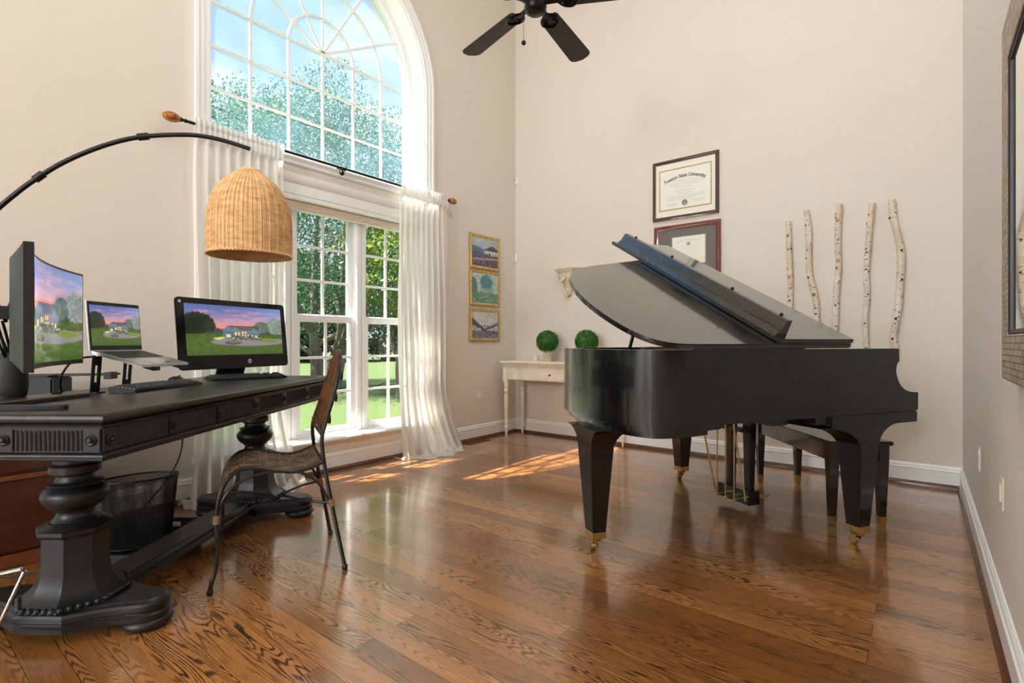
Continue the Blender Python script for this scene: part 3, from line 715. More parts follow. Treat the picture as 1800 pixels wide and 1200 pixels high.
# pedestals
def pedestal(cx, cy):
    c8 = lambda r, z, k=1.: [(cx+r*k*math.cos(t), cy+r*math.sin(t), z) for t in np.linspace(PI/8, 2*PI+PI/8, 8, endpoint=False)]
    p = MB()
    R8 = 1/math.cos(PI/8)
    p.loft([c8(r*R8, z) for r, z in ((.155, .112), (.150, .122), (.132, .135), (.115, .155), (.102, .185), (.095, .225), (.0935, .33), (.0935, .338), (.103, .345), (.107, .353), (.107, .364), (.100, .370), (.088, .376), (.076, .384))])
    po = p.build('pedestal', M['desk'], dk, smooth=25)
    t = MB(); t.lathe([(.074, .380), (.066, .388), (.058, .398), (.054, .410), (.056, .420), (.060, .424), (.078, .436), (.092, .452), (.0985, .470), (.098, .482), (.088, .498), (.070, .510), (.082, .513), (.084, .518), (.062, .524), (.056, .535), (.056, .545), (.070, .552), (.076, .556), (.076, .58), (.070, .585), (.064, .59), (.060, .64), (.068, .65), (.068, .67)], (cx, cy, 0), 40)
    t.build('turned_baluster', M['desk'], po, smooth=40)
    bd = MB()
    for i in range(30):
        a = 2*PI*i/30; bd.ball((cx+.058*math.cos(a), cy+.058*math.sin(a), .426), .0062, 8, 5)
    bd.build('rope_ring', M['desk'], po, smooth=60); bd = MB()
    vs = c8(.150*R8, .119)
    for i in range(8):
        a, b = Vector(vs[i]), Vector(vs[(i+1) % 8])
        for k in range(5):
            q = a.lerp(b, (k+.5)/5); bd.ball(q, (.012, .012, .011), 10, 6)
    bd.build('egg_moulding', M['desk'], po, smooth=60)
    # foot slab with two round lobes; concave sides
    def plan(o):
        pts = []
        def lobe(s):
            return arc(cx+s*.265, cy, .072+o, -68, 68, 14) if s > 0 else arc(cx+s*.265, cy, .072+o, 112, 248, 14)
        def conc(x0, y0, x1, y1, bow):     # shallow concave joint
            out = []
            for k in range(1, 8):
                t_ = k/8; b_ = math.sin(PI*t_)*bow
                out.append((x0+(x1-x0)*t_, y0+(y1-y0)*t_+b_*(1 if y0 < cy else -1)))
            return out
        hw, hd_ = .082+o, .150+o
        R_ = lobe(1); L_ = lobe(-1)
        pts += [(cx-hw, cy-hd_), (cx+hw, cy-hd_)] + conc(cx+hw, cy-hd_, *R_[0], .012) + R_ + conc(*R_[-1], cx+hw, cy+hd_, .012)
        pts += [(cx+hw, cy+hd_), (cx-hw, cy+hd_)] + conc(cx-hw, cy+hd_, *L_[0], .012) + L_ + conc(*L_[-1], cx-hw, cy-hd_, .012)
        return pts
    sl = MB(); sl.loft([[(x, y, z) for x, y in plan(o)] for o, z in ((-.012, .040), (.0, .042), (.002, .060), (-.006, .066), (-.006, .072), (.0, .078), (.0, .094), (-.005, .102), (-.012, .106), (-.018, .112))])
    sl.build('foot_slab', M['desk'], po, smooth=25)
    for s in (-1, 1):
        MB().lathe([(.050, 0), (.066, .004), (.078, .016), (.080, .026), (.074, .036), (.060, .042), (.058, .046)], (cx+s*.265, cy, 0), 28).build('bun_foot', M['desk'], po, smooth=50)
# pedestal centres measured along the desk
def deskloc(d, l):
    v = dl(d, l)-do; ex = Vector((math.cos(DRZ), math.sin(DRZ), 0)); ey = Vector((-math.sin(DRZ), math.cos(DRZ), 0)); return v.dot(ex), v.dot(ey)
P1 = deskloc(1.885, -1.585); P2 = deskloc(3.08, -1.525)
pedestal(*P1); pedestal(*P2)
bx = .5*(P1[0]+P2[0]); be = MB()
be.loft([[(bx+o+s, y, z) for s, o, z in ((0, -.075, .062), (0, .075, .062), (0, .078, .082), (0, .070, .088), (0, .074, .094), (0, .074, .106), (0, .066, .116), (0, .060, .120), (0, -.060, .120), (0, -.066, .116), (0, -.074, .106), (0, -.074, .094), (0, -.078, .082))] for y in (P1[1]+.10, P2[1]-.10)])
be.build('stretcher', M['desk'], dk, smooth=25)

# ------------------------------------------------------------------ pictures (painted into a fine mesh)
def vnoise(x, y, s=0):
    x = np.asarray(x, float); y = np.asarray(y, float); xi = np.floor(x); yi = np.floor(y); fx = x-xi; fy = y-yi
    h = lambda a, b: np.modf(np.abs(np.sin(a*127.1+b*311.7+s*74.7)*43758.5453))[0]
    u = fx*fx*(3-2*fx); v = fy*fy*(3-2*fy)
    return (h(xi, yi)*(1-u)+h(xi+1, yi)*u)*(1-v)+(h(xi, yi+1)*(1-u)+h(xi+1, yi+1)*u)*v
def fbm(x, y, s=0): return .5*vnoise(x, y, s)+.3*vnoise(x*2.1, y*2.1, s+1)+.2*vnoise(x*4.3, y*4.3, s+2)
def sm(a, b, t): q = np.clip((t-a)/(b-a), 0, 1); return q*q*(3-2*q)
def over(c, m, rgb): return c*(1-m[:, None])+np.array(rgb)[None, :]*m[:, None]
def dusk_house(u, v):
    """country house at dusk with lit windows, lawn and a curved drive"""
    n = fbm(u*7, v*26, 3)
    c = np.zeros((len(u), 3)); t = sm(.5, 1., v)[:, None]
    c += np.array((224, 156, 158))*(1-t)+np.array((84, 104, 168))*t
    c = over(c, sm(.45, .7, n)*sm(.55, .75, v)*(1-sm(.85, 1, v))*.7, (206, 150, 178))
    c = over(c, sm(.12, .0, np.abs(v-.55-.1*(n-.5)))*sm(.15, .35, u)*(1-sm(.6, .9, u))*.8, (246, 132, 110))
    c = over(c, sm(.55, .95, u)*sm(.55, .8, v)*.35, (168, 190, 226))
    tex = fbm(u*70, v*50, 9)
    far = .50+.06*fbm(u*16, u*0, 5)+.05*sm(.6, .8, u); c = over(c, (v < far)*1., (62, 74, 62))
    for cx, cy, rx, ry, col in ((.10, .63, .165, .22, (26, 38, 20)), (.22, .58, .06, .12, (34, 46, 26)), (.02, .6, .10, .19, (24, 34, 20)), (.93, .60, .11, .19, (132, 140, 132)), (.76, .57, .09, .13, (92, 104, 92)), (.99, .56, .09, .17, (120, 130, 120)), (.68, .53, .05, .08, (72, 86, 70))):
        d = ((u-cx)/rx)**2+((v-cy)/ry)**2+(tex-.5)*.9
        m = sm(1.08, .9, d); c = over(c, m, col); c = over(c, m*(tex > .60)*.4, tuple(min(255, q*1.5) for q in col))
    g = sm(.46, .40, v); gt = fbm(u*40, v*90, 4)
    c = over(c, (v < .42+.015*vnoise(u*9, u*0, 2))*1., (66, 90, 34)); c = over(c, (v < .41)*sm(.4, .7, gt)*.5, (104, 128, 46))
    dr = ((u-.62)/.40)**2+((v-.265)/.085)**2; c = over(c, sm(1.05, .95, dr), (136, 130, 134))
    dr2 = sm(.02, .0, np.abs(v-.30-.10*(u-.75)))*(u > .72); c = over(c, dr2*.9, (142, 138, 144))
    isl = ((u-.84)/.13)**2+((v-.285)/.032)**2; c = over(c, sm(1.05, .9, isl), (118, 138, 52))
    # house: body, gables, roof
    def rect(x0, x1, y0, y1): return ((u > x0)*(u < x1)*(v > y0)*(v < y1))*1.
    def tri(cx, w, y0, h): return ((v > y0)*(v < y0+h*(1-np.abs(u-cx)/w)))*1.
    c = over(c, ((v > .50)*(v < .60)*(u > .36+.35*(v-.50))*(u < .70-.5*(v-.50)))*1., (92, 88, 92))
    c = over(c, rect(.345, .455, .33, .50), (86, 112, 128)); c = over(c, tri(.40, .07, .49, .11), (96, 122, 136)); c = over(c, rect(.455, .66, .34, .50), (110, 122, 126))
    c = over(c, rect(.62, .73, .33, .46), (92, 116, 128)); c = over(c, tri(.675, .075, .45, .10), (100, 124, 136)); c = over(c, tri(.47, .055, .49, .09), (104, 126, 138))
    for x0, x1, y0, y1 in ((.375, .42, .355, .42), (.465, .485, .40, .46), (.50, .515, .40, .46), (.54, .555, .43, .48), (.57, .585, .43, .48), (.54, .555, .36, .41), (.57, .585, .36, .41), (.595, .61, .36, .41), (.68, .70, .35, .40), (.645, .655, .36, .41)):
        c = over(c, rect(x0, x1, y0, y1), (250, 206, 134))
    for cx, cy, r in ((.29, .33, .05), (.33, .345, .04), (.46, .34, .03), (.73, .34, .03)):
        c = over(c, sm(1.2, .2, ((u-cx)/r)**2+((v-cy)/(r*.6))**2)*.8, (240, 226, 120))
    sh = fbm(u*60, v*40, 11); c = over(c, ((v > .30)*(v < .37+.03*sh)*(u > .44)*(u < .78)*(sh > .45))*.8, (52, 66, 44))
    bed = ((u-.445)/.085)**2+((v-.245)/.04)**2; c = over(c, sm(1.1, .9, bed), (84, 76, 72)); c = over(c, sm(.8, .6, ((u-.445)/.085)**2+((v-.262)/.035)**2)*(tex > .45), (120, 104, 84))
    c = over(c, sm(.14, .0, v)*.35, (58, 78, 30))
    return c
def village(kind):
    def f(u, v):
        n = fbm(u*9, v*9, kind*5+1); t = fbm(u*34, v*34, kind*7+2); c = np.zeros((len(u), 3))
        if kind == 1:
            c += np.array((176, 196, 196)) + (n[:, None]-.5)*50
            c = over(c, sm(.02, -.02, v-(.62+.12*np.sin(3.2*u+.6)*(u < .6)-.3*u)), (96, 124, 156))
            c = over(c, ((v < .62-.15*np.abs(u-.8))*(v > .38)*(u > .46))*1., (210, 206, 204)); c = over(c, ((v < .78-.55*np.abs(u-.78)-.0)*(v > .58)*(u > .44))*1., (84, 84, 96))
            c = over(c, sm(.02, -.02, v-.40-.06*n), (110, 104, 118)); c = over(c, sm(.5, .62, t)*(v < .5), (58, 62, 84)); c = over(c, sm(.05, 0, np.abs(v-.22-.10*u))*.9, (206, 192, 176))
            c = over(c, sm(.42, .3, t)*(v < .36), (162, 138, 142))
        elif kind == 2:
            c += np.array((188, 208, 194)) + (n[:, None]-.5)*70
            d = ((u-.55)/.26)**2+((v-.70)/.30)**2+(t-.5)*1.6; c = over(c, sm(1.05, .7, d)*.85, (70, 132, 142))
            d = ((u-.05)/.18)**2+((v-.55)/.3)**2+(t-.5)*1.6; c = over(c, sm(1.05, .7, d)*.85, (64, 122, 120))
            c = over(c, ((v > .42)*(v < .52)*(u > .5)*(u < .9))*.7, (168, 176, 166)); c = over(c, sm(.42, .34, v+.06*n), (118, 158, 136)); c = over(c, sm(.5, .65, t)*(v < .4)*.8, (66, 120, 122)); c = over(c, sm(.4, .28, t)*(v < .25)*.7, (196, 206, 168))
        else:
            c += np.array((204, 206, 206)) + (n[:, None]-.5)*46
            c = over(c, ((v < .78-.9*u)*(v > .2))*1., (96, 92, 112)); c = over(c, ((v < .52-.45*u)*(u < .34)*(v > .2))*1., (216, 212, 204))
            c = over(c, ((v < .32+.52*(u-.42))*(u > .42))*1., (112, 112, 128)); c = over(c, ((v < .24+.46*(u-.42))*(u > .45)*(v > .22))*1., (210, 210, 206))
            c = over(c, sm(.02, -.02, v-.26-.04*n), (132, 128, 142)); c = over(c, sm(.54, .66, t)*(v < .5), (52, 54, 78)); c = over(c, sm(.4, .3, t)*(v < .22), (176, 164, 158))
        return c
    return f
def picture(name, w, h, nu, nv, paint, fn, m, parent):
    """flat or curved picture as a fine grid; fn(u,v)->xyz"""
    mb = MB(); mb.grid(nu, nv, fn)
    me = bpy.data.meshes.new(name); me.from_pydata(mb.v, [], mb.f); me.update()
    u = np.tile(np.linspace(0, 1, nu), nv); v = np.repeat(np.linspace(0, 1, nv), nu)
    c = np.clip(paint(u, v)/255., 0, 1); c = np.where(c <= .04045, c/12.92, ((c+.055)/1.055)**2.4)
    at = me.color_attributes.new('pic', 'FLOAT_COLOR', 'POINT')
    at.data.foreach_set('color', np.concatenate([c, np.ones((len(c), 1))], 1).astype(np.float32).ravel())
    me.materials.append(m); o = bpy.data.objects.new(name, me); COL.objects.link(o); o.parent = parent
    return o

# ------------------------------------------------------------------ things on the desk
def frame_from(pL, pR):
    """thing frame with x from left to right edge as seen from its front, y pointing behind"""
    v = (pR-pL); return (pL+pR)/2, math.atan2(v.y, v.x), v.length
# all-in-one computer
pL, pR = dl(2.716, -1.739), dl(3.395, -1.463); c0, rz, ww = frame_from(pL, pR); hw = ww/2
ai = thing('desktop_computer', 'wide all-in-one computer with glossy black bezel on the desk by the curtain', 'computer', (c0.x, c0.y, DT), rz)
ZL, ZH = .062, .455
def lean(x, y, z): return (x, y+(z-ZL)*.10, z)
bz = MB(); bz.prism([(-hw+.02, ZL), (hw-.02, ZL), (hw-.006, ZL+.006), (hw, ZL+.02), (hw, ZH-.02), (hw-.006, ZH-.006), (hw-.02, ZH), (-hw+.02, ZH), (-hw+.006, ZH-.006), (-hw, ZH-.02), (-hw, ZL+.02), (-hw+.006, ZL+.006)], 0, .012, lambda p, q, h: (p, h, q)).xf(lean); bz.build('bezel', M['gloss'], ai, smooth=40, bevel=.002)
MB().box(-hw+.02, hw-.02, .0125, .04, ZL+.01, ZH-.01).xf(lean).build('rear_housing', M['plastic'], ai, bevel=.008)
picture('screen', 1, 1, 200, 112, dusk_house, lambda u, v: lean(-hw+.045+u*(ww-.083), -.0012, ZL+.078+v*(ZH-ZL-.078-.032)), M['picglow'], ai)
sd = MB(); sd.obox((.0, .07, .06), (.095, 0, 0), (0, .006, .0), (0, -.02, .056)); sd.box(-.11, .11, .045, .16, 0, .010); sd.build('stand', M['dplastic'], ai, bevel=.003)
lg = MB(); lg.lathe([(.0135, 0), (.0135, .0016)], (0, 0, 0), 24, 'y').xf(lambda x, y, z: lean(x+.07, -.0016+y*.6, z+ZL+.038)); lo_ = lg.build('round_logo', M['chrome'], ai)
text_mesh('hp', .019, M['gloss'], 'logo_letters', lo_, lambda x, y, z: lean(x+.07+y*.15, -.0022-z*.3, y+ZL+.033))
sk = MB().box(-hw+.016, -hw+.030, -.0006, .001, ZH-.030, ZH-.016).xf(lean).build('bezel_sticker', M['white'], ai, smooth=0)
text_mesh('i5', .010, M['ink'], 'sticker_letters', sk, lambda x, y, z: lean(x-hw+.023, -.0012, y+ZH-.027), ext=.0002)
MB().ball((-.0, -.0008, ZH-.016), .003, 8, 6).xf(lean).build('webcam_dot', M['dplastic'], ai)
# keyboards
def keyboard(label, p, q, depth, group):
    c, rz, L = frame_from(p, q); t = thing('keyboard', label, 'keyboard', (p.x, p.y, DT), rz, group)
    b = MB(); b.prism([(0, 0), (0, .010), (depth, .024), (depth, 0)], 0, L, lambda p_, q_, h: (h, p_, q_)); b.build('keyboard_body', M['plastic'], t, bevel=.003)
    k = MB(); rows = 6; cols = 21
    for r in range(rows):
        for cc in range(cols):
            if cc in (15, 18) and r < 6 and L > .3: continue
            if r == 0 and 4 <= cc <= 8:
                if cc > 4: continue
                x0, x1 = .012+(L-.024)*4/cols+.001, .012+(L-.024)*9/cols-.001
            else: x0, x1 = .012+(L-.024)*cc/cols+.001, .012+(L-.024)*(cc+1)/cols-.001
            y0, y1 = .010+(depth-.02)*r/rows+.001, .010+(depth-.02)*(r+1)/rows-.001
            zb = .010+.014*((y0+y1)/2)/depth
            k.loft([[(x0, y0, zb-.001), (x1, y0, zb-.001), (x1, y1, zb+.001), (x0, y1, zb+.001)], [(x0+.002, y0+.002, zb+.006), (x1-.002, y0+.002, zb+.006), (x1-.002, y1-.002, zb+.008), (x0+.002, y1-.002, zb+.008)]])
    ko = k.build('key_caps', M['keys'], t, smooth=0); return t
keyboard('black keyboard in front of the all-in-one computer', dl(2.83, -1.632), dl(3.12, -1.35), .125, 'black desk keyboards')
keyboard('black keyboard lying under the raised laptop', dl(2.17, -1.575), dl(2.62, -1.56), .118, 'black desk keyboards')
# mouse
mo = dl(2.80, -1.815); ms = thing('computer_mouse', 'small black mouse beside the keyboards on the desk', 'mouse', (mo.x, mo.y, DT), YAW)
MB().ball((0, 0, .006), (.031, .052, .024), 16, 10).xf(lambda x, y, z: (x, y, max(0.0005, z))).build('mouse_body', M['plastic'], ms)
MB().cyl((-.003, .03, .026), (.003, .03, .026), .007, 10).build('scroll_wheel', M['dplastic'], ms)
# laptop on its stand  (x: along the hinge, y: behind)
pL, pR = dl(2.10, -1.705), dl(2.385, -1.697); c0, rz, ww = frame_from(pL, pR); hw = ww/2; LZ = .975-DT
def deck(x, y, z):      # y<0 towards the typist; deck falls to the front
    return (x, y, LZ + y*.27 + z)
lt = thing('laptop', 'open silver laptop raised on a black stand on the desk', 'laptop', (c0.x, c0.y, DT), rz)
MB().box(-hw, hw, -.215, 0, 0, .012).xf(deck).build('laptop_base', M['alu'], lt, bevel=.003)
lkb = MB()
for r in range(5):
    for cc in range(13):
        x0 = -hw+.022+(ww-.044)*cc/13; y0 = -.115+.095*r/5
        lkb.box(x0+.0012, x0+(ww-.044)/13-.0012, y0+.001, y0+.018, .0121, .0135)
lkb.xf(deck).build('laptop_keys', M['keys'], lt, smooth=0)
MB().box(-.05, .05, -.2, -.13, .0121, .0126).xf(deck).build('trackpad', M['chrome'], lt, smooth=0)
def sl(x, y, z): return (x, .004+y+(z)*.08, LZ+.012+z)
MB().box(-hw, hw, 0, .006, 0, .205).xf(sl).build('laptop_lid', M['alu'], lt, bevel=.002)
MB().box(-hw+.002, hw-.002, -.0015, 0, .002, .203).xf(sl).build('screen_bezel', M['gloss'], lt, smooth=0)
picture('screen', 1, 1, 160, 90, dusk_house, lambda u, v: sl(-hw+.010+u*(ww-.016), -.0025, .021+v*.168), M['picglow'], lt)
ls = thing('laptop_stand', 'black slotted metal laptop stand under the silver laptop', 'laptop stand', (c0.x, c0.y, DT), rz)
for s in (-1, 1):
    x = s*.085; a = MB()
    prof = [(.03, 0), (-.075, 0), (-.075, .006), (.012, .006), (.022, .012), (.026, .022), (.020, LZ-.016), (-.02, LZ-.017), (-.02, LZ-.010), (.026, LZ-.010), (.032, LZ-.010), (.040, .018), (.038, .006)]
    # strap with a long slot : two rails and two bridges
    for x0, x1 in ((x-.024, x-.007), (x+.007, x+.024)): a.obox((( x0+x1)/2, .028, LZ/2-.005), ((x1-x0)/2, 0, 0), (0, .003, 0), (0, -.006, LZ/2-.006))
    for z0, z1 in ((.004, .045), (LZ-.05, LZ-.012)): a.obox((x, .028-.006*((z0+z1)/2-LZ/2)/(LZ/2), (z0+z1)/2), (.008, 0, 0), (0, .003, 0), (0, 0, (z1-z0)/2))
    a.box(x-.024, x+.024, .005, .034, 0, .005)
    a.build('upright', M['plastic'], ls, bevel=.0015)
    arm = MB().box(x-.024, x+.024, -.225, .03, -.008, -.002).xf(deck); arm.box(x-.02, x+.02, -.232, -.222, LZ-.225*.27-.010, LZ-.225*.27+.006); arm.build('support_arm', M['plastic'], ls, bevel=.0015)
# curved monitor
pN, pFr = dl(1.390, -1.280), dl(2.060, -1.703)       # near and far screen edges
c0, rz, ww = frame_from(pN, pFr); hw = ww/2
cm = thing('curved_monitor', 'large curved ultrawide monitor at the near end of the desk', 'monitor', (c0.x, c0.y, DT), rz)
MZ0, MZ1 = .129, .480; SAG = .053
def cv(x, y, z):     # bow the panel: middle further back
    return (x, y + SAG*(1-(x/hw)**2), z)
sh = MB(); sh.grid(25, 2, lambda u, v: cv(-hw+u*ww, 0, MZ0+v*(MZ1-MZ0)))
shl = MB(); N = 24
ringsF = []
for i in range(N+1):
    x = -hw+ww*i/N; th_ = .022+.03*(1-(x/hw)**4)
    ringsF.append([cv(x, 0, MZ0), cv(x, 0, MZ1), cv(x, .022, MZ1), cv(x, th_, MZ1-.03), cv(x, th_, MZ0+.03), cv(x, .022, MZ0)])
shl.loft(ringsF).build('monitor_shell', M['plastic'], cm, smooth=25)
picture('screen', 1, 1, 160, 90, dusk_house, lambda u, v: cv(-hw+.008+u*(ww-.016), -.0015, MZ0+.016+v*(MZ1-MZ0-.024)), M['picglow'], cm)
yb = SAG+.05
nk = MB(); nk.lathe([(.04, 0), (.04, .02), (.03, .028)], (0, yb, .31), 20, 'y'); nk.box(-.03, .03, yb+.02, yb+.11, .285, .325); nk.build('neck_mount', M['plastic'], cm, bevel=.002)
MB().box(-.032, .032, yb+.10, yb+.145, .012, .40).build('column', M['plastic'], cm, bevel=.006)
# two legged foot
V0 = Vector((0, yb+.12))
def toloc(p): v = p-c0; return Vector((v.x*math.cos(rz)+v.y*math.sin(rz), -v.x*math.sin(rz)+v.y*math.cos(rz)))
ft = MB()
for e in (dl(2.03, -1.655), dl(1.64, -1.405)):
    q = toloc(e); d = (q-V0).normalized(); nrm_ = Vector((-d.y, d.x)); L = (q-V0).length
    ft.prism([(0, -.035), (0, .035), (L-.01, .016), (L, .008), (L, -.008), (L-.01, -.016)], 0, .014, lambda p_, q_, h: (V0.x+d.x*p_+nrm_.x*q_, V0.y+d.y*p_+nrm_.y*q_, h+(0.0 if p_ > .05 else .0)))
ft.lathe([(.05, 0), (.05, .014), (.03, .018)], (V0.x, V0.y, 0), 24); ft.build('foot', M['dplastic'], cm, bevel=.003)
cbm = MB()
for k, (r_, z_) in enumerate(((.055, .36), (.075, .29), (.05, .24))):
    cbm.tube([(0.02+r_*.5*math.cos(a), yb+.06+r_*.35*math.sin(a*1.0), z_+r_*1.5*math.sin(a)) for a in np.linspace(.4+k, 5.6+k*.6, 18)], .004, 8)
cbm.build('cable_loop', M['plastic'], cm)
# speaker
sp = dl(1.99, -1.935); s_ = thing('speaker', 'rounded black speaker on the desk behind the curved monitor', 'speaker', (sp.x, sp.y, DT), YAW+.3)
MB().lathe([(.044, 0), (.054, .01), (.058, .05), (.056, .11), (.049, .145), (.036, .166), (.014, .174), (.002, .175)], (0, 0, 0), 28, sx=1.1, sy=.8).build('speaker_body', M['dplastic'], s_, smooth=60)
MB().lathe([(.046, .006), (.051, .008), (.051, 0), (.044, 0)], (0, 0, 0), 28, sx=1.1, sy=.8, cap=False).build('speaker_base', M['plastic'], s_, smooth=60)
# cherry cabinet by the wall and black box on it
cb = thing('cabinet', 'reddish cherry wood cabinet against the wall behind the desk', 'cabinet', (.0, -4.62, 0))
CX = .46; Y0c, Y1c = .16, .63
MB().box(.022, CX-.02, Y0c, Y1c, .055, .735).build('body', M['cherry'], cb, bevel=.003)
MB().box(.022, CX+.005, Y0c-.004, Y1c+.012, .735, .765).build('top', M['cherry2'], cb, bevel=.004)
MB().box(.022, CX-.004, Y0c, Y1c+.004, 0, .06).build('plinth', M['cherry2'], cb, bevel=.006)
for k in range(1):
    d = MB(); ya, yb_ = Y0c+.01, Y1c-.01
    d.box(CX-.021, CX-.003, ya, yb_, .07, .395)
    d.build('door', M['cherry'], cb, bevel=.004)
    dd = MB().box(CX-.021, CX-.003, ya, yb_, .43, .72).build('drawer', M['cherry'], cb, bevel=.004)
MB().box(CX-.021, CX+.006, Y0c, Y1c, .397, .418).build('rail_moulding', M['cherry2'], cb, bevel=.004)
pr_ = thing('document_scanner', 'black box with a thin extended tray on the cherry cabinet', 'scanner', (.26, -4.17, .766), math.radians(52))
MB().box(-.17, .10, -.085, .085, 0, .085).build('housing', M['plastic'], pr_, bevel=.008)
MB().box(-.16, .08, -.08, .08, .086, .096).build('lid', M['dplastic'], pr_, bevel=.003)
tr = MB(); tr.box(.09, .33, -.03, .05, .088, .098); tr.box(.29, .325, -.035, .03, .07, .105); tr.build('output_tray', M['dplastic'], pr_, bevel=.002)
# charging cable
q = [dl(2.16, -1.735, .963), dl(2.10, -1.77, .95), dl(2.08, -1.80, .90), dl(2.10, -1.83, .85), dl(2.13, -1.85, .817), dl(2.12, -1.88, .813)]
tag(MB().tube(smooth_path(q), .0042, 8).build('charging_cable', M['plastic']), 'black charging cable drooping from the laptop to the desk top', 'cable')
# power cord down to the floor, behind the basket
q = [(.13, -3.42, .80), (.125, -3.42, .55), (.135, -3.44, .36), (.16, -3.50, .22), (.20, -3.62, .12), (.17, -3.72, .03), (.16, -3.80, .006), (.2, -3.9, .006)]
q = [dl(2.95, -1.87, .668), dl(2.95, -1.87, .55), dl(2.945, -1.88, .40), dl(2.90, -1.915, .27), dl(2.86, -1.99, .16), dl(2.88, -2.06, .08), dl(2.95, -2.12, .008), dl(2.98, -2.2, .006)]
tag(MB().tube(smooth_path(q), .004, 8).build('power_cord', M['plastic']), 'thin black cord hanging from the desk down behind the wire basket', 'cord')
q = [dl(2.22, -2.28, .006), dl(2.26, -2.16, .006), dl(2.30, -2.05, .006), dl(2.29, -1.97, .006), dl(2.20, -1.90, .006)]
tag(MB().tube(smooth_path(q), .0045, 8).build('floor_cable', M['dplastic']), 'grey cable lying on the floor along the cherry cabinet', 'cable')

# ------------------------------------------------------------------ under the desk: tray, basket, wire frame
tc_ = dl(2.515, -1.86); ty = thing('storage_tray', 'low black open tray with handle holes on the floor under the desk', 'tray', tc_, DRZ)
tw, tlg, th2 = .205, .245, .092; t_ = MB()
t_.box(-tw, tw, -tlg, tlg, 0.002, .008)
for s in (-1, 1): t_.box(s*tw-.003, s*tw+.003, -tlg, tlg, .002, th2)
for s in (-1, 1):      # ends with a hand hole
    for x0, x1, z0, z1 in ((-tw, -.045+.05, .002, th2), (.055+.04, tw, .002, th2), (.005, .095, .002, .045), (.005, .095, .07, th2)): t_.box(x0, x1, s*tlg-.003, s*tlg+.003, z0, z1)
t_.build('tray_box', M['plastic'], ty, smooth=0)
bc = dl(2.60, -1.865); bk = thing('waste_basket', 'oval black wire mesh waste basket standing in the tray under the desk', 'basket', (bc.x, bc.y, .010), math.radians(76))
def bell(a, z): k = .80+.20*z/.34; return (.163*k*math.cos(a), .098*k*math.sin(a), z)
wm = MB(); NW = 150
for i in range(NW):
    a = 2*PI*i/NW; wm.tube([bell(a, .004), bell(a, .335)], .0011, 4, cap=False)
for j in range(1, 46):
    wm.tube([bell(2*PI*i/48, .004+.331*j/46) for i in range(48)], .0007, 4, closed=True)
wm.build('wire_mesh', M['plastic'], bk, smooth=0)
MB().tube([bell(2*PI*i/64, .335) for i in range(64)], .0048, 8, closed=True).build('rim', M['plastic'], bk)
b_ = MB(); b_.tube([bell(2*PI*i/64, .006) for i in range(64)], .004, 8, closed=True); b_.lathe([(.001, .002), (1, .002), (1, .005), (.001, .005)], (0, 0, 0), 48, sx=.130, sy=.078); b_.build('bottom', M['plastic'], bk)
q = [dl(1.70, -1.725, .007), dl(1.70, -1.66, .14), dl(1.70, -1.597, .272), dl(1.70, -1.605, .279), dl(1.70, -1.68, .262), dl(1.70, -1.86, .225), dl(1.70, -1.87, .21), dl(1.70, -1.90, .007)]
tag(MB().tube([q[0], q[1], q[2], q[3], q[4], q[5], q[6], q[7]], .0062, 10).build('wire_leg_frame', M['chrome']), 'bent silver wire frame on the floor beside the desk foot', 'wire frame')

# ------------------------------------------------------------------ iron and wicker chair
cf = (-.42, -.907)
ch = thing('chair', 'dark iron chair with woven rush seat and reed back at the desk', 'chair', (1.326, -3.502, 0), math.atan2(cf[1], cf[0]))
def side(s):
    w = s
    leg = [(.268, .242*w, .012), (.262, .240*w, .05), (.248, .232*w, .10), (.242, .226*w, .19), (.246, .221*w, .29), (.240, .215*w, .36), (.224, .209*w, .42), (.196, .206*w, .463), (.155, .205*w, .489), (.10, .204*w, .488), (.03, .203*w, .470), (-.04, .202*w, .456), (-.09, .20*w, .459), (-.14, .20*w, .474), (-.175, .20*w, .489)]
    return leg
for s in (-1, 1):
    L_ = MB().tube(smooth_path(side(s), 5), .0088, 10).build('front_leg', M['iron'], ch)
    MB().lathe([(.0105, 0), (.0125, .006), (.0125, .016), (.009, .022)], (.268, .242*s, 0.001), 14).build('foot_cap', M['iron'], L_)
    wrp = MB(); wrp.tube([(.246, .221*s, .278), (.2455, .221*s, .312)], .0125, 10); wrp.build('cane_wrap', M['copper'], L_)
    B_ = MB().tube(smooth_path([(-.258, .236*s, .012), (-.232, .218*s, .15), (-.205, .205*s, .30), (-.183, .199*s, .42), (-.168, .197*s, .53), (-.166, .195*s, .60), (-.182, .19*s, .66), (-.204, .182*s, .73), (-.224, .172*s, .80), (-.242, .152*s, .87), (-.256, .110*s, .935), (-.266, .05*s, .972), (-.268, 0, .980)], 5), .0088, 10).build('back_post', M['iron'], ch)
    MB().lathe([(.0105, 0), (.0125, .006), (.0125, .016), (.009, .022)], (-.258, .236*s, 0.001), 14).build('foot_cap', M['iron'], B_)
    MB().tube([(-.208, .206*s, .285), (-.200, .203*s, .315)], .0135, 10).build('cane_wrap', M['copper'], B_)
    # arched side brace
    MB().tube(smooth_path([(.246, .219*s, .300), (.222, .212*s, .375), (.172, .208*s, .43), (.10, .205*s, .458), (0, .203*s, .462), (-.09, .202*s, .442), (-.155, .203*s, .385), (-.198, .205*s, .300)], 6), .0058, 8).build('side_brace', M['iron'], ch)
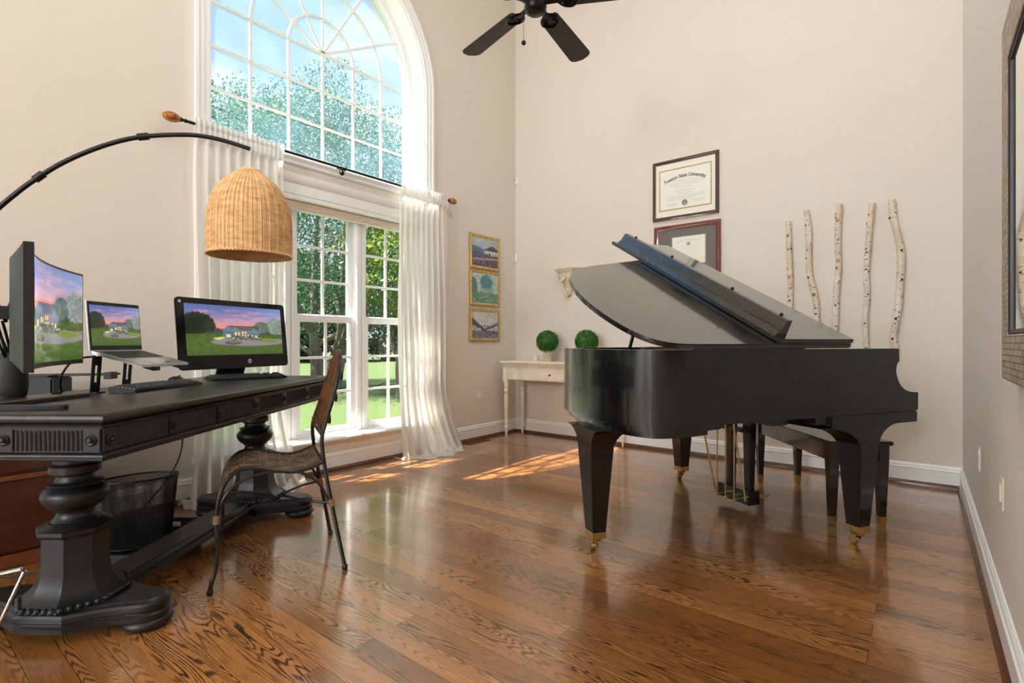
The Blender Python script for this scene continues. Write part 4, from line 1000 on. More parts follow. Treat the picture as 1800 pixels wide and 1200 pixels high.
# curved X stretchers meeting in the middle
MB().tube(smooth_path([(.244, .222, .29), (.15, .16, .298), (.05, .04, .302), (.02, 0, .302), (.05, -.04, .302), (.15, -.16, .298), (.244, -.222, .29)], 6), .0058, 8).build('front_stretcher', M['iron'], ch)
MB().tube(smooth_path([(-.203, .205, .298), (-.12, .15, .303), (-.03, .04, .306), (0, 0, .306), (-.03, -.04, .306), (-.12, -.15, .303), (-.203, -.205, .298)], 6), .0058, 8).build('rear_stretcher', M['iron'], ch)
MB().tube([(-.172, -.195, .487), (-.172, .195, .487)], .0065, 8).build('rear_rail', M['iron'], ch)
# woven seat follows the rails
SP = smooth_path([(p[0], 0, p[2]) for p in side(1)[4:]], 6)
cum = [0]
for a, b in zip(SP[:-1], SP[1:]): cum.append(cum[-1]+(b-a).length)
def seat(t, w):
    d = t*cum[-1]; k = max(i for i in range(len(cum)-1) if cum[i] <= d+1e-9); f_ = (d-cum[k])/max(1e-9, cum[k+1]-cum[k]); p = SP[k].lerp(SP[k+1], min(1, f_))
    tg = (SP[k+1]-SP[k]).normalized(); nn = Vector((-tg.z, 0, tg.x)); nn = nn if nn.z > 0 or tg.x > .5 else -nn
    return Vector((p.x, w*.203, p.z-.004)), (nn if nn.z >= 0 else -nn)
we = MB(); NL, NWd = 34, 21
for i in range(NL+1):
    t = .06+.94*i/NL; pts = []
    for j in range(2*NWd+1):
        p, nn = seat(t, -1+2*j/(2*NWd)); pts.append(p+nn*.0032*(1 if (i+j//1) % 2 else -1)*(1 if j % 2 == 0 else 0))
    we.tube(pts, .0038, 5)
for j in range(NWd+1):
    pts = []
    for i in range(2*NL+1):
        p, nn = seat(.06+.94*i/(2*NL), -1+2*j/NWd); pts.append(p+nn*.0032*(-1 if (i//2+j) % 2 else 1)*(1 if i % 2 == 0 else 0))
    we.tube(pts, .0038, 5)
we.build('woven_seat', M['rush'], ch, smooth=60)
# reed back between z .60 and the arch
def backx(z): return float(np.interp(z, [.55, .60, .66, .73, .80, .87, .935, .98], [-.166, -.166, -.182, -.204, -.224, -.242, -.256, -.268]))
def backw(z): return float(np.interp(z, [.60, .66, .73, .80, .87, .935, .972, .98], [.195, .19, .182, .172, .152, .110, .05, 0.0]))
rd = MB(); NR = 27
for i in range(NR):
    y = -.185+.37*i/(NR-1); zt = max([z for z in np.linspace(.62, .975, 60) if backw(z) > abs(y)+.004] or [.62])
    zs = np.linspace(.612+.012*math.cos(y*14), zt, 9); rd.tube([(backx(z)+.004, y, z) for z in zs], .0067, 6)
rd.build('reed_back', M['reed'], ch, smooth=60)
bw = MB()
for z0 in (.635, .725, .825):
    bw.tube([(backx(z0+.02*math.cos(w*1.5))+.013, w*backw(z0)*.97, z0+.02*math.cos(w*1.5)) for w in np.linspace(-1, 1, 17)], .0032, 6)
    bw.tube([(backx(z0+.02*math.cos(w*1.5))-.006, w*backw(z0)*.97, z0+.02*math.cos(w*1.5)) for w in np.linspace(-1, 1, 17)], .0032, 6)
bw.build('binding_cane', M['iron'], ch)
sc = MB()
for s in (-1, 1):     # scrolled iron leaves on the back face
    for z0 in (.66, .76, .86):
        sc.tube([(backx(z0)-.014-.016*math.sin(a*.5), s*(.10-(.86-z0)*-.1)+.028*math.cos(a)*(1-a/9), z0+.03*math.sin(a)*(1-a/9)) for a in np.linspace(0, 6, 20)], .005, 6)
sc.tube([(backx(z)-.012, 0.0, z) for z in np.linspace(.60, .95, 12)], .006, 6)
sc.build('scroll_work', M['iron'], ch)
MB().tube([(-.168, -.195, .603), (-.168, .195, .603)], .0075, 8).build('lower_back_rail', M['iron'], ch)

# ------------------------------------------------------------------ arc lamp
al = thing('arc_floor_lamp', 'black arched floor lamp with a honey rattan dome shade over the desk', 'floor lamp', (.35, -4.6-.0, 0), math.atan2(1.07, .749))
# along local x; origin at its base beside the wall
AP = [(0, 0, .03), (0, 0, .75), (.01, 0, 1.0), (.06, 0, 1.20), (.16, 0, 1.40), (.315, 0, 1.571), (.406, 0, 1.711), (.457, 0, 1.758), (.541, 0, 1.827), (.648, 0, 1.895), (.758, 0, 1.949), (.853, 0, 1.980), (.964, 0, 2.001), (1.071, 0, 2.011), (1.18, 0, 2.001), (1.305, 0, 1.971)]
AP[5] = (.275, 0, 1.565); AP[6] = (.385, 0, 1.69)
MB().tube(smooth_path(AP, 6), .0105, 12).build('arched_pole', M['rod'], al)
for (x, z, dx, dz) in ((.455, 1.757, .72, .69), (.853, 1.980, .97, .22)):
    MB().cyl((x-dx*.022, 0, z-dz*.022), (x+dx*.022, 0, z+dz*.022), .0165, 14).build('coupling', M['rod'], al)
MB().lathe([(.10, 0), (.11, .004), (.11, .030), (.10, .036), (.02, .040), (.016, .056)], (0, 0, 0), 40).build('base', M['rod'], al)
SX = 1.305
MB().tube([(SX, 0, 1.975), (SX, 0, 1.80)], .0016, 6).build('hanging_cord', M['white'], al)
NS = 180; rows = 120
def shade_r(t):     # t 0 rim .. 1 crown
    z = 1.447+.413*t
    r = float(np.interp(t, [0, .1, .3, .45, .55, .66, .76, .85, .92, .97, 1.], [.186, .188, .189, .186, .180, .168, .148, .120, .088, .060, .045])); return r, z
shm = MB()
def shf(u, v):
    r, z = shade_r(v); k = int(round(v*(rows-1))); a = 2*PI*u
    r += .0024*math.cos(30*a+PI*(k % 2))*(1 if r > .06 else .4) + .0016*math.cos(60*a)
    return (SX+r*math.cos(a), r*math.sin(a), z)
shm.grid(NS, rows, shf, True)
sho = shm.build('wicker_shade', M['wicker'], al, smooth=30)
inn = MB(); inn.grid(60, 20, lambda u, v: (SX+(shade_r(v)[0]-.007)*math.cos(2*PI*u), (shade_r(v)[0]-.007)*math.sin(2*PI*u), shade_r(v)[1]), True); inn.build('shade_lining', M['wicker'], sho, smooth=60)
rb = MB()
for k in range(30):
    a = 2*PI*(k+.5)/30; rb.tube([(SX+(shade_r(t)[0]+.001)*math.cos(a), (shade_r(t)[0]+.001)*math.sin(a), shade_r(t)[1]) for t in np.linspace(.0, .98, 22)], .0026, 5)
rb.build('shade_ribs', M['wicker'], sho)
rr_ = MB()
for ph in (0, PI): rr_.tube([(SX+(.188+.003*math.cos(36*a+ph))*math.cos(a), (.188+.003*math.cos(36*a+ph))*math.sin(a), 1.447+.003*math.sin(36*a+ph)) for a in np.linspace(0, 2*PI, 216, endpoint=False)], .0035, 6, closed=True)
rr_.build('shade_rim', M['wicker'], sho); rr_ = MB(); rr_.lathe([(.047, 1.855), (.05, 1.862), (.044, 1.868), (.02, 1.866), (.001, 1.868)], (SX, 0, 0), 30); rr_.build('shade_crown', M['wicker'], sho)
MB().ball((SX, 0, 1.66), (.03, .03, .038), 14, 10).build('bulb', M['white'], al)

# ------------------------------------------------------------------ console table by the corner
cn = thing('console_table', 'cream distressed console table with turned legs in the corner', 'console table', (0, 0, 0))
tpb = MB(); X0, X1, YA, YB = .112, 1.45, -.425, -.045
tpb.loft([[(X0+o, YA+o, z), (X1-o, YA+o, z), (X1-o, YB, z), (X0+o, YB, z)] for o, z in ((.045, .757), (.042, .765), (.034, .772), (.026, .786), (.018, .795), (.020, .799), (.004, .802), (0, .806), (0, .818), (.004, .824))])
tpb.build('table_top', M['cream'], cn, smooth=25)
ab = MB().box(X0+.05, X1-.05, YA+.052, YB-.01, .625, .758).build('apron', M['cream'], cn, smooth=0, bevel=.002)
for k, (a, b) in enumerate(((.50, .985), ) ):
    dr = MB().box(a, b, YA+.044, YA+.06, .640, .742).build('drawer', M['cream'], cn, bevel=.003)
    MB().lathe([(.004, 0), (.006, .006), (.011, .014), (.010, .02), (.004, .023)], (0, 0, 0), 14, 'y').xf(lambda x, y, z: (x+(a+b)/2, YA+.044-y, z+.69)).build('drawer_knob', M['rod'], dr)
for x in (.165, 1.395):
    for y in (-.372, -.082):
        l = MB(); l.box(x-.026, x+.026, y-.026, y+.026, .60, .757)
        l.lathe([(.006, 0), (.010, .012), (.016, .055), (.020, .065), (.015, .072), (.013, .08), (.021, .092), (.024, .105), (.021, .118), (.014, .13), (.014, .14), (.017, .18), (.021, .30), (.0235, .42), (.022, .455), (.016, .468), (.016, .476), (.025, .49), (.027, .505), (.022, .52), (.017, .528), (.020, .54), (.026, .552), (.024, .568), (.022, .60)], (x, y, 0), 20)
        l.build('leg', M['cream'], cn, smooth=40)
def topiary(x, y, label):
    t = thing('topiary_plant', label, 'plant', (x, y, .824), 0, 'boxwood topiary balls on the console table')
    v = MB()
    for k in range(26):
        a = 2*PI*k/26; v.cyl((.040*math.cos(a), .040*math.sin(a), .002), (.046*math.cos(a), .046*math.sin(a), .092), .0035, 6)
    v.lathe([(.042, 0), (.044, .004), (.036, .004)], (0, 0, 0), 26, cap=True); v.lathe([(.036, .003), (.041, .09)], (0, 0, 0), 26, cap=False)
    v.build('ribbed_vase', M['plaster'], t)
    cr = MB()
    for k in range(10):
        a0 = 2*PI*k/10; cr.tube([((.047+.012*math.sin(q))*math.cos(a0+.32*(q/PI-.5)*2), (.047+.012*math.sin(q))*math.sin(a0+.32*(q/PI-.5)*2), .092+.02*math.sin(q)) for q in np.linspace(0, PI, 8)], .003, 5)
    cr.build('vase_crown', M['plaster'], t)
    lf = MB(); R_ = .118; zc = .092+R_*.98
    lf.ball((0, 0, zc), R_*.90, 24, 16)
    rn = random.Random(int(x*100))
    for k in range(2600):
        z = rn.uniform(-1, 1); a = rn.uniform(0, 2*PI); q = math.sqrt(1-z*z); n = Vector((q*math.cos(a), q*math.sin(a), z))
        c = Vector((0, 0, zc))+n*R_*rn.uniform(.90, 1.02); tx = n.orthogonal().normalized(); tx.rotate(Matrix.Rotation(rn.uniform(0, 6.3), 3, n)); ty_ = n.cross(tx)
        d1 = (tx*.8+n*rn.uniform(.1, .9)).normalized()*.0085; d2 = ty_*.0042
        lf.add([c-d1, c+d2, c+d1, c-d2], [(0, 1, 2, 3)])
    lf.build('leaf_ball', M['box'], t, smooth=0)
topiary(.598, -.22, 'round boxwood topiary in a ribbed white vase standing beside the small candle')
topiary(1.07, -.22, 'round boxwood topiary half hidden behind the tail of the piano')
cd = thing('votive_candle', 'small white candle beside the topiary vase on the console table', 'candle', (.495, -.28, .824))
MB().lathe([(.026, 0), (.028, .003), (.028, .048), (.025, .05), (.004, .049)], (0, 0, 0), 24).build('candle_body', M['wax'], cd, smooth=40)
MB().cyl((0, 0, .048), (.001, 0, .057), .001, 6).build('wick', M['ink'], cd)

# ------------------------------------------------------------------ wall pieces
def wallframe(name, label, y0, y1, z0, z1, fw, depth, m):      # on the left wall, faces +x
    t = thing(name, label, 'painting', (0, (y0+y1)/2, (z0+z1)/2), 0, 'small gilt framed landscapes')
    hy, hz = (y1-y0)/2, (z1-z0)/2; f = MB()
    prof = [(0, 0), (.7*depth, 0), (depth, .25*fw), (depth, .5*fw), (.75*depth, .8*fw), (.6*depth, fw), (0, fw)]
    f.loft([[(.001+x, sy*(hy-w), sz*(hz-w)) for x, w in prof] for sy, sz in ((-1, -1), (1, -1), (1, 1), (-1, 1), (-1, -1))], cap=False)
    f.build('frame', m, t, smooth=20)
    return t, hy-fw, hz-fw
for k, (z0, z1, lab) in enumerate(((1.803, 2.166, 'gilt framed painting of a whitewashed cottage below a hill, topmost of three'), (1.413, 1.787, 'gilt framed blue green painting of trees, middle of three'), (1.035, 1.380, 'gilt framed painting of a village street, lowest of three'))):
    t, hy, hz = wallframe('landscape_painting', lab, -.782, -.304, z0, z1, .030, .024, M['goldframe'])
    picture('canvas', 1, 1, 110, 90, village(k+1), lambda u, v: (.012, -hy+2*hy*u, -hz+2*hz*v), M['picpaint'], t)
def bframe(name, label, x0, x1, z0, z1, fw, depth, m, mm, inner=None):   # on the back wall, faces -y
    t = thing(name, label, 'framed diploma', ((x0+x1)/2, 0, (z0+z1)/2), 0, 'framed diplomas'); hx, hz = (x1-x0)/2, (z1-z0)/2; f = MB()
    prof = [(0, 0), (depth*.8, 0), (depth, .2*fw), (depth, .5*fw), (.8*depth, .7*fw), (.7*depth, fw), (0, fw)]
    f.loft([[(sx*(hx-w), -.001-y, sz*(hz-w)) for y, w in prof] for sx, sz in ((-1, -1), (1, -1), (1, 1), (-1, 1), (-1, -1))], cap=False)
    f.build('frame', m, t, smooth=20)
    MB().box(-hx+fw*.9, hx-fw*.9, -.014, -.004, -hz+fw*.9, hz-fw*.9).build('mat_board', mm, t, smooth=0)
    return t, hx-fw, hz-fw
d1, hx, hz = bframe('framed_diploma', 'dark framed diploma with cream mat and arched title, upper of two', 1.676, 2.285, 2.167, 2.722, .030, .026, M['mahog'], M['matcream'])
px, pz = .232, .180
ln = MB(); ln.loft([[(sx*(px+.012-w), -.0142-y, sz*(pz+.012-w)) for y, w in ((0, 0), (.0015, 0), (.0015, .012), (0, .012))] for sx, sz in ((-1, -1), (1, -1), (1, 1), (-1, 1), (-1, -1))], cap=False); ln.build('gold_fillet', M['fillet'], d1, smooth=0)
pp = MB().box(-px, px, -.0150, -.0145, -pz, pz).build('diploma_sheet', M['paper'], d1, smooth=0)
def bendtitle(x, y, R=.62): a = x/R; return ((R+y)*math.sin(a), (R+y)*math.cos(a)-R)
text_mesh('Towson State University', .048, M['ink'], 'title_lettering', pp, lambda x, y, z: (x*.80, -.0153-z*.2, y+.100), bend=bendtitle, bold=.0011)
def scrawl(parent, x0, x1, z, m, h=.004, seed=0, amp=1.):
    rn = random.Random(seed); pts = []; x = x0; mb = MB()
    while x < x1:
        L = min(rn.uniform(.02, .05), x1-x); n_ = max(4, int(L/.0035)); 
        mb.tube([(x+L*i/n_, -.0156, z+amp*rn.uniform(-.5, 1)*h*(1 if i % 2 else -.3)) for i in range(n_+1)], .0007, 3, cap=False); x += L+.008
    return mb
tx = MB()
for (x0, x1, z) in ((-.12, .12, .068), (-.15, .15, .045), (-.13, .13, .027), (-.07, .07, .006), (-.09, .09, -.022), (-.06, .06, -.045), (-.17, .19, -.070), (-.18, .18, -.086), (-.15, .10, -.102)):
    s_ = scrawl(d1, x0, x1, z, None, seed=int((z+1)*1000)); tx.add(s_.v, s_.f)
for x0, x1, z in ((-.17, -.08, -.135), (-.17, -.08, -.150), (.08, .18, -.120), (.08, .18, -.138)):
    s_ = scrawl(d1, x0, x1, z, None, h=.008, seed=int((z+x0+2)*1000)); tx.add(s_.v, s_.f)
tx.build('script_lines', M['ink'], pp, smooth=0)
se = MB(); se.lathe([(.001, .0153), (.027, .0153), (.027, .0162), (.001, .0162)], (0, 0, 0), 30, 'y'); se.xf(lambda x, y, z: (x, -y, z-.136)); seo = se.build('round_seal', M['ink'], pp)
sg = MB()
for r0 in (.023, .016): sg.tube([(r0*math.cos(a), -.0164, -.136+r0*math.sin(a)) for a in np.linspace(0, 2*PI, 30, endpoint=False)], .0012, 4, closed=True)
sg.prism([(-.008, -.145), (.0, -.125), (.008, -.145)], -.0166, -.0162, lambda p, q, h: (p, h, q)); sg.build('seal_emblem', M['paper'], pp)
d2, hx, hz = bframe('framed_diploma', 'red mahogany framed certificate with grey mat partly behind the piano lid, lower of two', 1.690, 2.300, 1.625, 2.110, .040, .030, M['redmahog'], M['matgray'])
px, pz = .150, .125; cxo = .02
gb = MB().box(cxo-px-.006, cxo+px+.006, -.0145, -.0138, -pz-.006, pz+.006).build('gold_fillet', M['fillet'], d2, smooth=0)
pp2 = MB().box(cxo-px, cxo+px, -.0153, -.0145, -pz, pz).build('certificate_sheet', M['paper'], d2, smooth=0)
tx = MB()
for i in range(46):
    a = -.5+i/45.; x, z = bendtitle(a*.24*1.0, 0, .45); 
    tx.tube([(cxo+x-.0018, -.0157, z+.088), (cxo+x+.001, -.0157, z+.094)], .0009, 3, cap=False)
for (x0, x1, z) in ((-.03, .03, .03), (-.09, .09, .012), (-.06, .06, -.01), (-.1, .1, -.03), (-.08, .08, -.05), (-.1, -.03, -.09), (.03, .1, -.09)):
    s_ = scrawl(d2, cxo+x0, cxo+x1, z, None, h=.003, seed=int((z+3)*1000)); tx.add(s_.v, s_.f)
tx.build('script_lines', M['paleink'], pp2, smooth=0)
MB().lathe([(.001, .0154), (.018, .0154), (.018, .0160), (.001, .0160)], (0, 0, 0), 24, 'y').xf(lambda x, y, z: (cxo+x, -y, z+.058)).build('pale_seal', M['fillet'], pp2)

# corbel shelf
cbz = thing('corbel_shelf', 'carved antique white wall corbel half hidden behind the piano lid', 'wall corbel', (.735, 0, 1.51))
cs_ = MB()
for o, z0, z1 in ((.0, .288, .302), (.012, .276, .288), (.026, .262, .276), (.04, .250, .262)):
    w_ = .155-o; d_ = .125-o
    cs_.prism([(-w_, 0), (-w_, -d_*.45), (-w_*.72, -d_), (w_*.72, -d_), (w_, -d_*.45), (w_, 0)], z0, z1)
cs_.build('shelf_top', M['plaster'], cbz, smooth=30)
bd_ = MB(); prof = [(.002, -.085, .25), (-.0, -.088, .22), (0, -.080, .19), (0, -.060, .16), (0, -.042, .12), (0, -.032, .08), (0, -.034, .045), (0, -.045, .02)]
rg = []
for k, (_, y, z) in enumerate(prof):
    w_ = np.interp(k, [0, 1, 2, 4, 7], [.085, .09, .08, .045, .032]); rg.append([(-w_, -.001, z), (w_, -.001, z), (w_, y*.7, z), (w_*.5, y, z), (-w_*.5, y, z), (-w_, y*.7, z)])
bd_.loft(rg); bd_.build('corbel_body', M['plaster'], cbz, smooth=50)
vl = MB()
for s in (-1, 1):
    vl.tube([(s*(.075+.004*a), -.045-(.034-.0036*a)*math.cos(a), .215+(.034-.0036*a)*math.sin(a)) for a in np.linspace(0, 8.5, 40)], .0085, 8)
    vl.tube(smooth_path([(s*.085, -.03, .24), (s*.088, -.04, .18), (s*.05, -.055, .13), (s*.035, -.045, .07), (s*.03, -.05, .03)], 6), .009, 8)
vl.tube([(0.0+.0*a, -.045-(.030-.003*a)*math.cos(a), .028+(.030-.003*a)*math.sin(a)) for a in np.linspace(-1, 8.5, 44)], .014, 8)
for k in range(5):
    vl.ball(((k-2)*.028, -.085+.008*abs(k-2), .20-.012*abs(k-2)), (.014, .014, .03), 10, 8)
vl.build('scroll_carving', M['plaster'], cbz, smooth=60)

# sensors, outlets, switch, floor vents
s1 = thing('motion_sensor', 'oval white motion sensor high in the corner of the walls', 'sensor', (.022, -.0, 2.878))
MB().lathe([(.001, -.030), (.6, -.029), (.9, -.020), (1., -.004), (1., 0)], (0, 0, 0), 24, 'y', sx=1, sy=1).xf(lambda x, y, z: (x*.021 if True else 0, y, z*.052)).build('sensor_body', M['white'], s1, smooth=60)
MB().lathe([(.001, -.034), (.5, -.032), (.6, -.028)], (0, 0, 0), 18, 'y').xf(lambda x, y, z: (x*.02, y, z*.03+.012)).build('lens', M['alu'], s1, smooth=60)
s2 = thing('door_chime_sensor', 'pill shaped white sensor lower in the corner above the console table', 'sensor', (.022, 0, 2.005))
MB().prism([(.020*math.cos(a), (.034 if math.sin(a) >= 0 else -.034)+.020*math.sin(a)) for a in np.linspace(0, 2*PI, 32, endpoint=False)], -.020, 0, lambda p, q, h: (p, h, q)).build('sensor_body', M['white'], s2, bevel=.004)
MB().prism([(.013*math.cos(a), (.030 if math.sin(a) >= 0 else -.030)+.013*math.sin(a)) for a in np.linspace(0, 2*PI, 32, endpoint=False)], -.0225, -.0195, lambda p, q, h: (p, h, q)).build('front_cap', M['vinyl'], s2)
def outlet(name, label, cat, loc, rz, m, switch=False):
    t = thing(name, label, cat, loc, rz)     # faces +x before rotation
    MB().box(.0008, .006, -.036, .036, -.058, .058).build('cover_plate', m, t, bevel=.003)
    if switch: MB().box(.006, .011, -.016, .016, -.033, .033).build('rocker', m, t, bevel=.003)
    else:
        for s in (-1, 1):
            r = MB().box(.006, .0085, -.017, .017, s*.027-.017, s*.027+.017).build('receptacle', m, t, bevel=.003)
            sl_ = MB()
            for y in (-.006, .006): sl_.box(.0084, .0088, y-.001, y+.001, s*.027-.003, s*.027+.007)
            sl_.build('socket_slots', M['ink'], r, smooth=0)
    return t
outlet('wall_outlet', 'white wall outlet low on the window wall below the paintings', 'outlet', (0, -.63, .476), 0, M['white'])
outlet('wall_outlet', 'white wall outlet on the side wall closer to the far corner', 'outlet', (W, -1.368, .46), PI, M['white'])
outlet('cable_plate', 'blank ivory cover plate on the side wall below the mirror', 'wall plate', (W, -2.27, .50), PI, M['ivory'], True)
def vent(label, x, y, rz=0):
    t = thing('floor_vent', label, 'floor vent', (x, y, 0), rz, 'wooden floor vents'); f = MB()
    f.box(-.055, .055, -.155, -.14, .001, .006).box(-.055, .055, .14, .155, .001, .006).box(-.055, -.04, -.14, .14, .001, .006).box(.04, .055, -.14, .14, .001, .006); f.build('vent_frame', M['ventwood'], t, smooth=0)
    s = MB()
    for k in range(22): s.box(-.04, .04, -.136+k*.0125, -.130+k*.0125, .001, .005)
    s.build('vent_slats', M['ventwood'], t, smooth=0); MB().box(-.04, .04, -.14, .14, .0004, .0012).build('vent_opening', M['ink'], t, smooth=0)
vent('brown wooden floor vent beside the curtain and below the paintings', .098, -.78); vent('brown wooden floor vent behind the waste basket', .105, -3.74)

# birch poles
STK = [
 (((2.838, 2.005), (2.842, 1.85), (2.850, 1.62), (2.853, 1.40), (2.845, 1.15), (2.85, .92)), .0205, 'shortest birch pole on the back wall, nearest the diplomas'),
 (((2.968, 2.075), (2.982, 1.92), (2.985, 1.72), (2.990, 1.56), (3.022, 1.42), (3.040, 1.28), (3.03, 1.05), (3.02, .90)), .0215, 'crooked birch pole second from the diplomas'),
 (((3.192, 2.085), (3.182, 1.96), (3.180, 1.78), (3.186, 1.62), (3.172, 1.42), (3.166, 1.2), (3.155, 1.05), (3.15, .85)), .0215, 'birch pole with two orange knots, middle of the five'),
 (((3.402, 2.055), (3.388, 1.94), (3.372, 1.72), (3.362, 1.52), (3.368, 1.38), (3.355, 1.2), (3.362, .98), (3.36, .84)), .0195, 'slim dark speckled birch pole second from the side wall'),
 (((3.518, 2.065), (3.525, 1.93), (3.555, 1.78), (3.572, 1.66), (3.565, 1.44), (3.555, 1.28), (3.532, 1.12), (3.522, 1.06), (3.535, .99), (3.54, .955)), .0235, 'thickest bent birch pole closest to the side wall'),
]
for k, (pts, r, lab) in enumerate(STK):
    t = thing('birch_pole', lab, 'birch pole', (pts[0][0], -.04, pts[-1][1]), 0, 'birch poles on the back wall'); zb = pts[-1][1]; xb = pts[0][0]
    path = smooth_path([(x-xb, 0, z-zb) for x, z in pts], 6); rn = random.Random(k+3)
    rad = [r*(1+.10*rn.uniform(-1, 1)) for _ in path]
    MB().tube(path, rad, 14).build('bark', M['birch'], t, smooth=60)
    kn = MB()
    for i in range(5):
        p = path[int((.08+.85*(i+rn.random()*.6)/5.4)*len(path))]; a = rn.uniform(-1.2, 1.2)
        MB().ball((p.x+r*.92*math.sin(a), -r*.92*math.cos(a), p.z), (r*.34, r*.28, r*rn.uniform(.28, .5)), 10, 7).build('dark_knot', M['darkknot'], t)
    if k in (0, 1, 2):
        for fz in ((.46,) if k == 0 else (.60,) if k == 1 else (.145, .40)):
            p = path[int(fz*len(path))]; MB().ball((p.x-r*.1, -r*.86, p.z), (r*.6, r*.22, r*.85), 12, 8).build('peeled_knot', M['knot'], t)
    hk = MB().cyl((path[3].x, .012, path[3].z), (path[3].x, .04, path[3].z), .003, 6).build('wall_nail', M['rod'], t)

# mirror on the side wall
mr = thing('wall_mirror', 'large mirror with a stone mosaic frame and black inner edge on the side wall', 'mirror', (W, -3.01, 1.427))
MH, MW2 = .514, .39
mf = MB(); prof = [(0, 0), (.030, 0), (.034, .004), (.034, .126), (.030, .130), (0, .130)]
mf.loft([[(-x-.001, sy*(MW2-w), sz*(MH-w)) for x, w in prof] for sy, sz in ((-1, -1), (1, -1), (1, 1), (-1, 1), (-1, -1))], cap=False); mf.build('mosaic_frame', M['mosaic'], mr, smooth=20)
mi = MB(); prof = [(.0, .1305), (.0325, .1305), (.0335, .134), (.030, .136), (.0295, .142), (.026, .143), (0, .143)]
mi.loft([[(-x-.001, sy*(MW2-w), sz*(MH-w)) for x, w in prof] for sy, sz in ((-1, -1), (1, -1), (1, 1), (-1, 1), (-1, -1))], cap=False); mi.build('inner_frame', M['blackframe'], mr, smooth=20)
MB().box(-.0265, -.012, -MW2+.142, MW2-.142, -MH+.142, MH-.142).build('mirror_glass', M['mirror'], mr, smooth=0)

# ------------------------------------------------------------------ ceiling fan
fp = dl(2.86, .13); FZ = 2.90
fn_ = thing('ceiling_fan', 'dark bronze ceiling fan with five blades and a pull chain', 'ceiling fan', (fp.x, fp.y, 0), YAW)
MB().cyl((0, 0, FZ+.30), (0, 0, HC-.06), .014, 14).build('downrod', M['fanmetal'], fn_)
MB().lathe([(.02, HC-.10), (.05, HC-.08), (.068, HC-.03), (.07, HC-.001)], (0, 0, 0), 24).build('canopy', M['fanmetal'], fn_, smooth=60)
MB().lathe([(.02, FZ+.32), (.06, FZ+.30), (.10, FZ+.24), (.125, FZ+.18), (.13, FZ+.12), (.115, FZ+.08), (.12, FZ+.06), (.10, FZ+.04), (.07, FZ+.03)], (0, 0, 0), 36).build('motor_housing', M['fanmetal'], fn_, smooth=50)
MB().lathe([(.058, FZ+.03), (.062, FZ+.01), (.062, FZ-.035), (.056, FZ-.055), (.045, FZ-.064), (.001, FZ-.066)], (0, 0, 0), 30).build('switch_housing', M['fanmetal'], fn_, smooth=40)
def blade(ang):
    ca, sa = math.cos(ang), math.sin(ang); tl_ = math.radians(-10)
    def fx(x, y, z):
        y2, z2 = y*math.cos(tl_)-z*math.sin(tl_), y*math.sin(tl_)+z*math.cos(tl_)
        return (x*ca-y2*sa, x*sa+y2*ca, FZ+z2)
    out = [(.15, -.048), (.17, -.056), (.62, -.070), (.645, -.066), (.665, -.045), (.678, -.0), (.665, .045), (.645, .066), (.62, .070), (.17, .056), (.15, .048)]
    b = MB().prism(out, -.004, .004).xf(fx).build('blade', M['fan'], fn_, smooth=30, bevel=.002)
    ir = MB(); ir.prism([(.06, -.016), (.14, -.016), (.16, -.03), (.16, .03), (.14, .016), (.06, .016)], -.014, -.006)
    for s in (-1, 1):
        ir.tube([(.175+.03*math.cos(a)*(1-a/14), s*(.030+.026*math.sin(a)*(1-a/14)), -.010) for a in np.linspace(0, 9, 30)], .005, 6)
        ir.tube(smooth_path([(.12, s*.01, -.010), (.155, s*.045, -.010), (.20, s*.052, -.010), (.235, s*.02, -.010), (.24, 0, -.010)], 5), .006, 6)
    ir.xf(fx).build('blade_iron', M['fanmetal'], b)
for k, a in enumerate((128, 60, -12, -84, -156)): blade(math.radians(a))
pc = MB(); pc.tube([(-.062, .0, FZ-.03), (-.066, 0, FZ-.05), (-.066, 0, FZ-.215)], .0012, 6); pc.build('pull_chain', M['dplastic'], fn_)
MB().ball((-.066, 0, FZ-.228), .013, 14, 10).build('pull_knob', M['rod'], fn_)

# ------------------------------------------------------------------ outside
def lawn_mat():
    m = bpy.data.materials.new('lawn grass'); m.use_nodes = True; nt = m.node_tree; L = nt.links; b = nt.nodes['Principled BSDF']; b.inputs['Roughness'].default_value = .9
    tc = nd(nt, 'ShaderNodeTexCoord'); n = nd(nt, 'ShaderNodeTexNoise', Scale=22., Detail=8., Roughness=.8); L.new(tc.outputs['Object'], n.inputs['Vector'])
    r = nd(nt, 'ShaderNodeValToRGB'); r.color_ramp.elements[0].position = .3; r.color_ramp.elements[1].position = .7
    r.color_ramp.elements[0].color = (*lin((42, 60, 24)), 1); r.color_ramp.elements[1].color = (*lin((78, 98, 44)), 1)
    L.new(n.outputs['Fac'], r.inputs['Fac']); L.new(r.outputs[0], b.inputs['Base Color'])
    return m
struct(MB().grid(2, 2, lambda u, v: (-90+89.69*u, -45+130*v, -.35)).build('lawn', lawn_mat(), smooth=0))
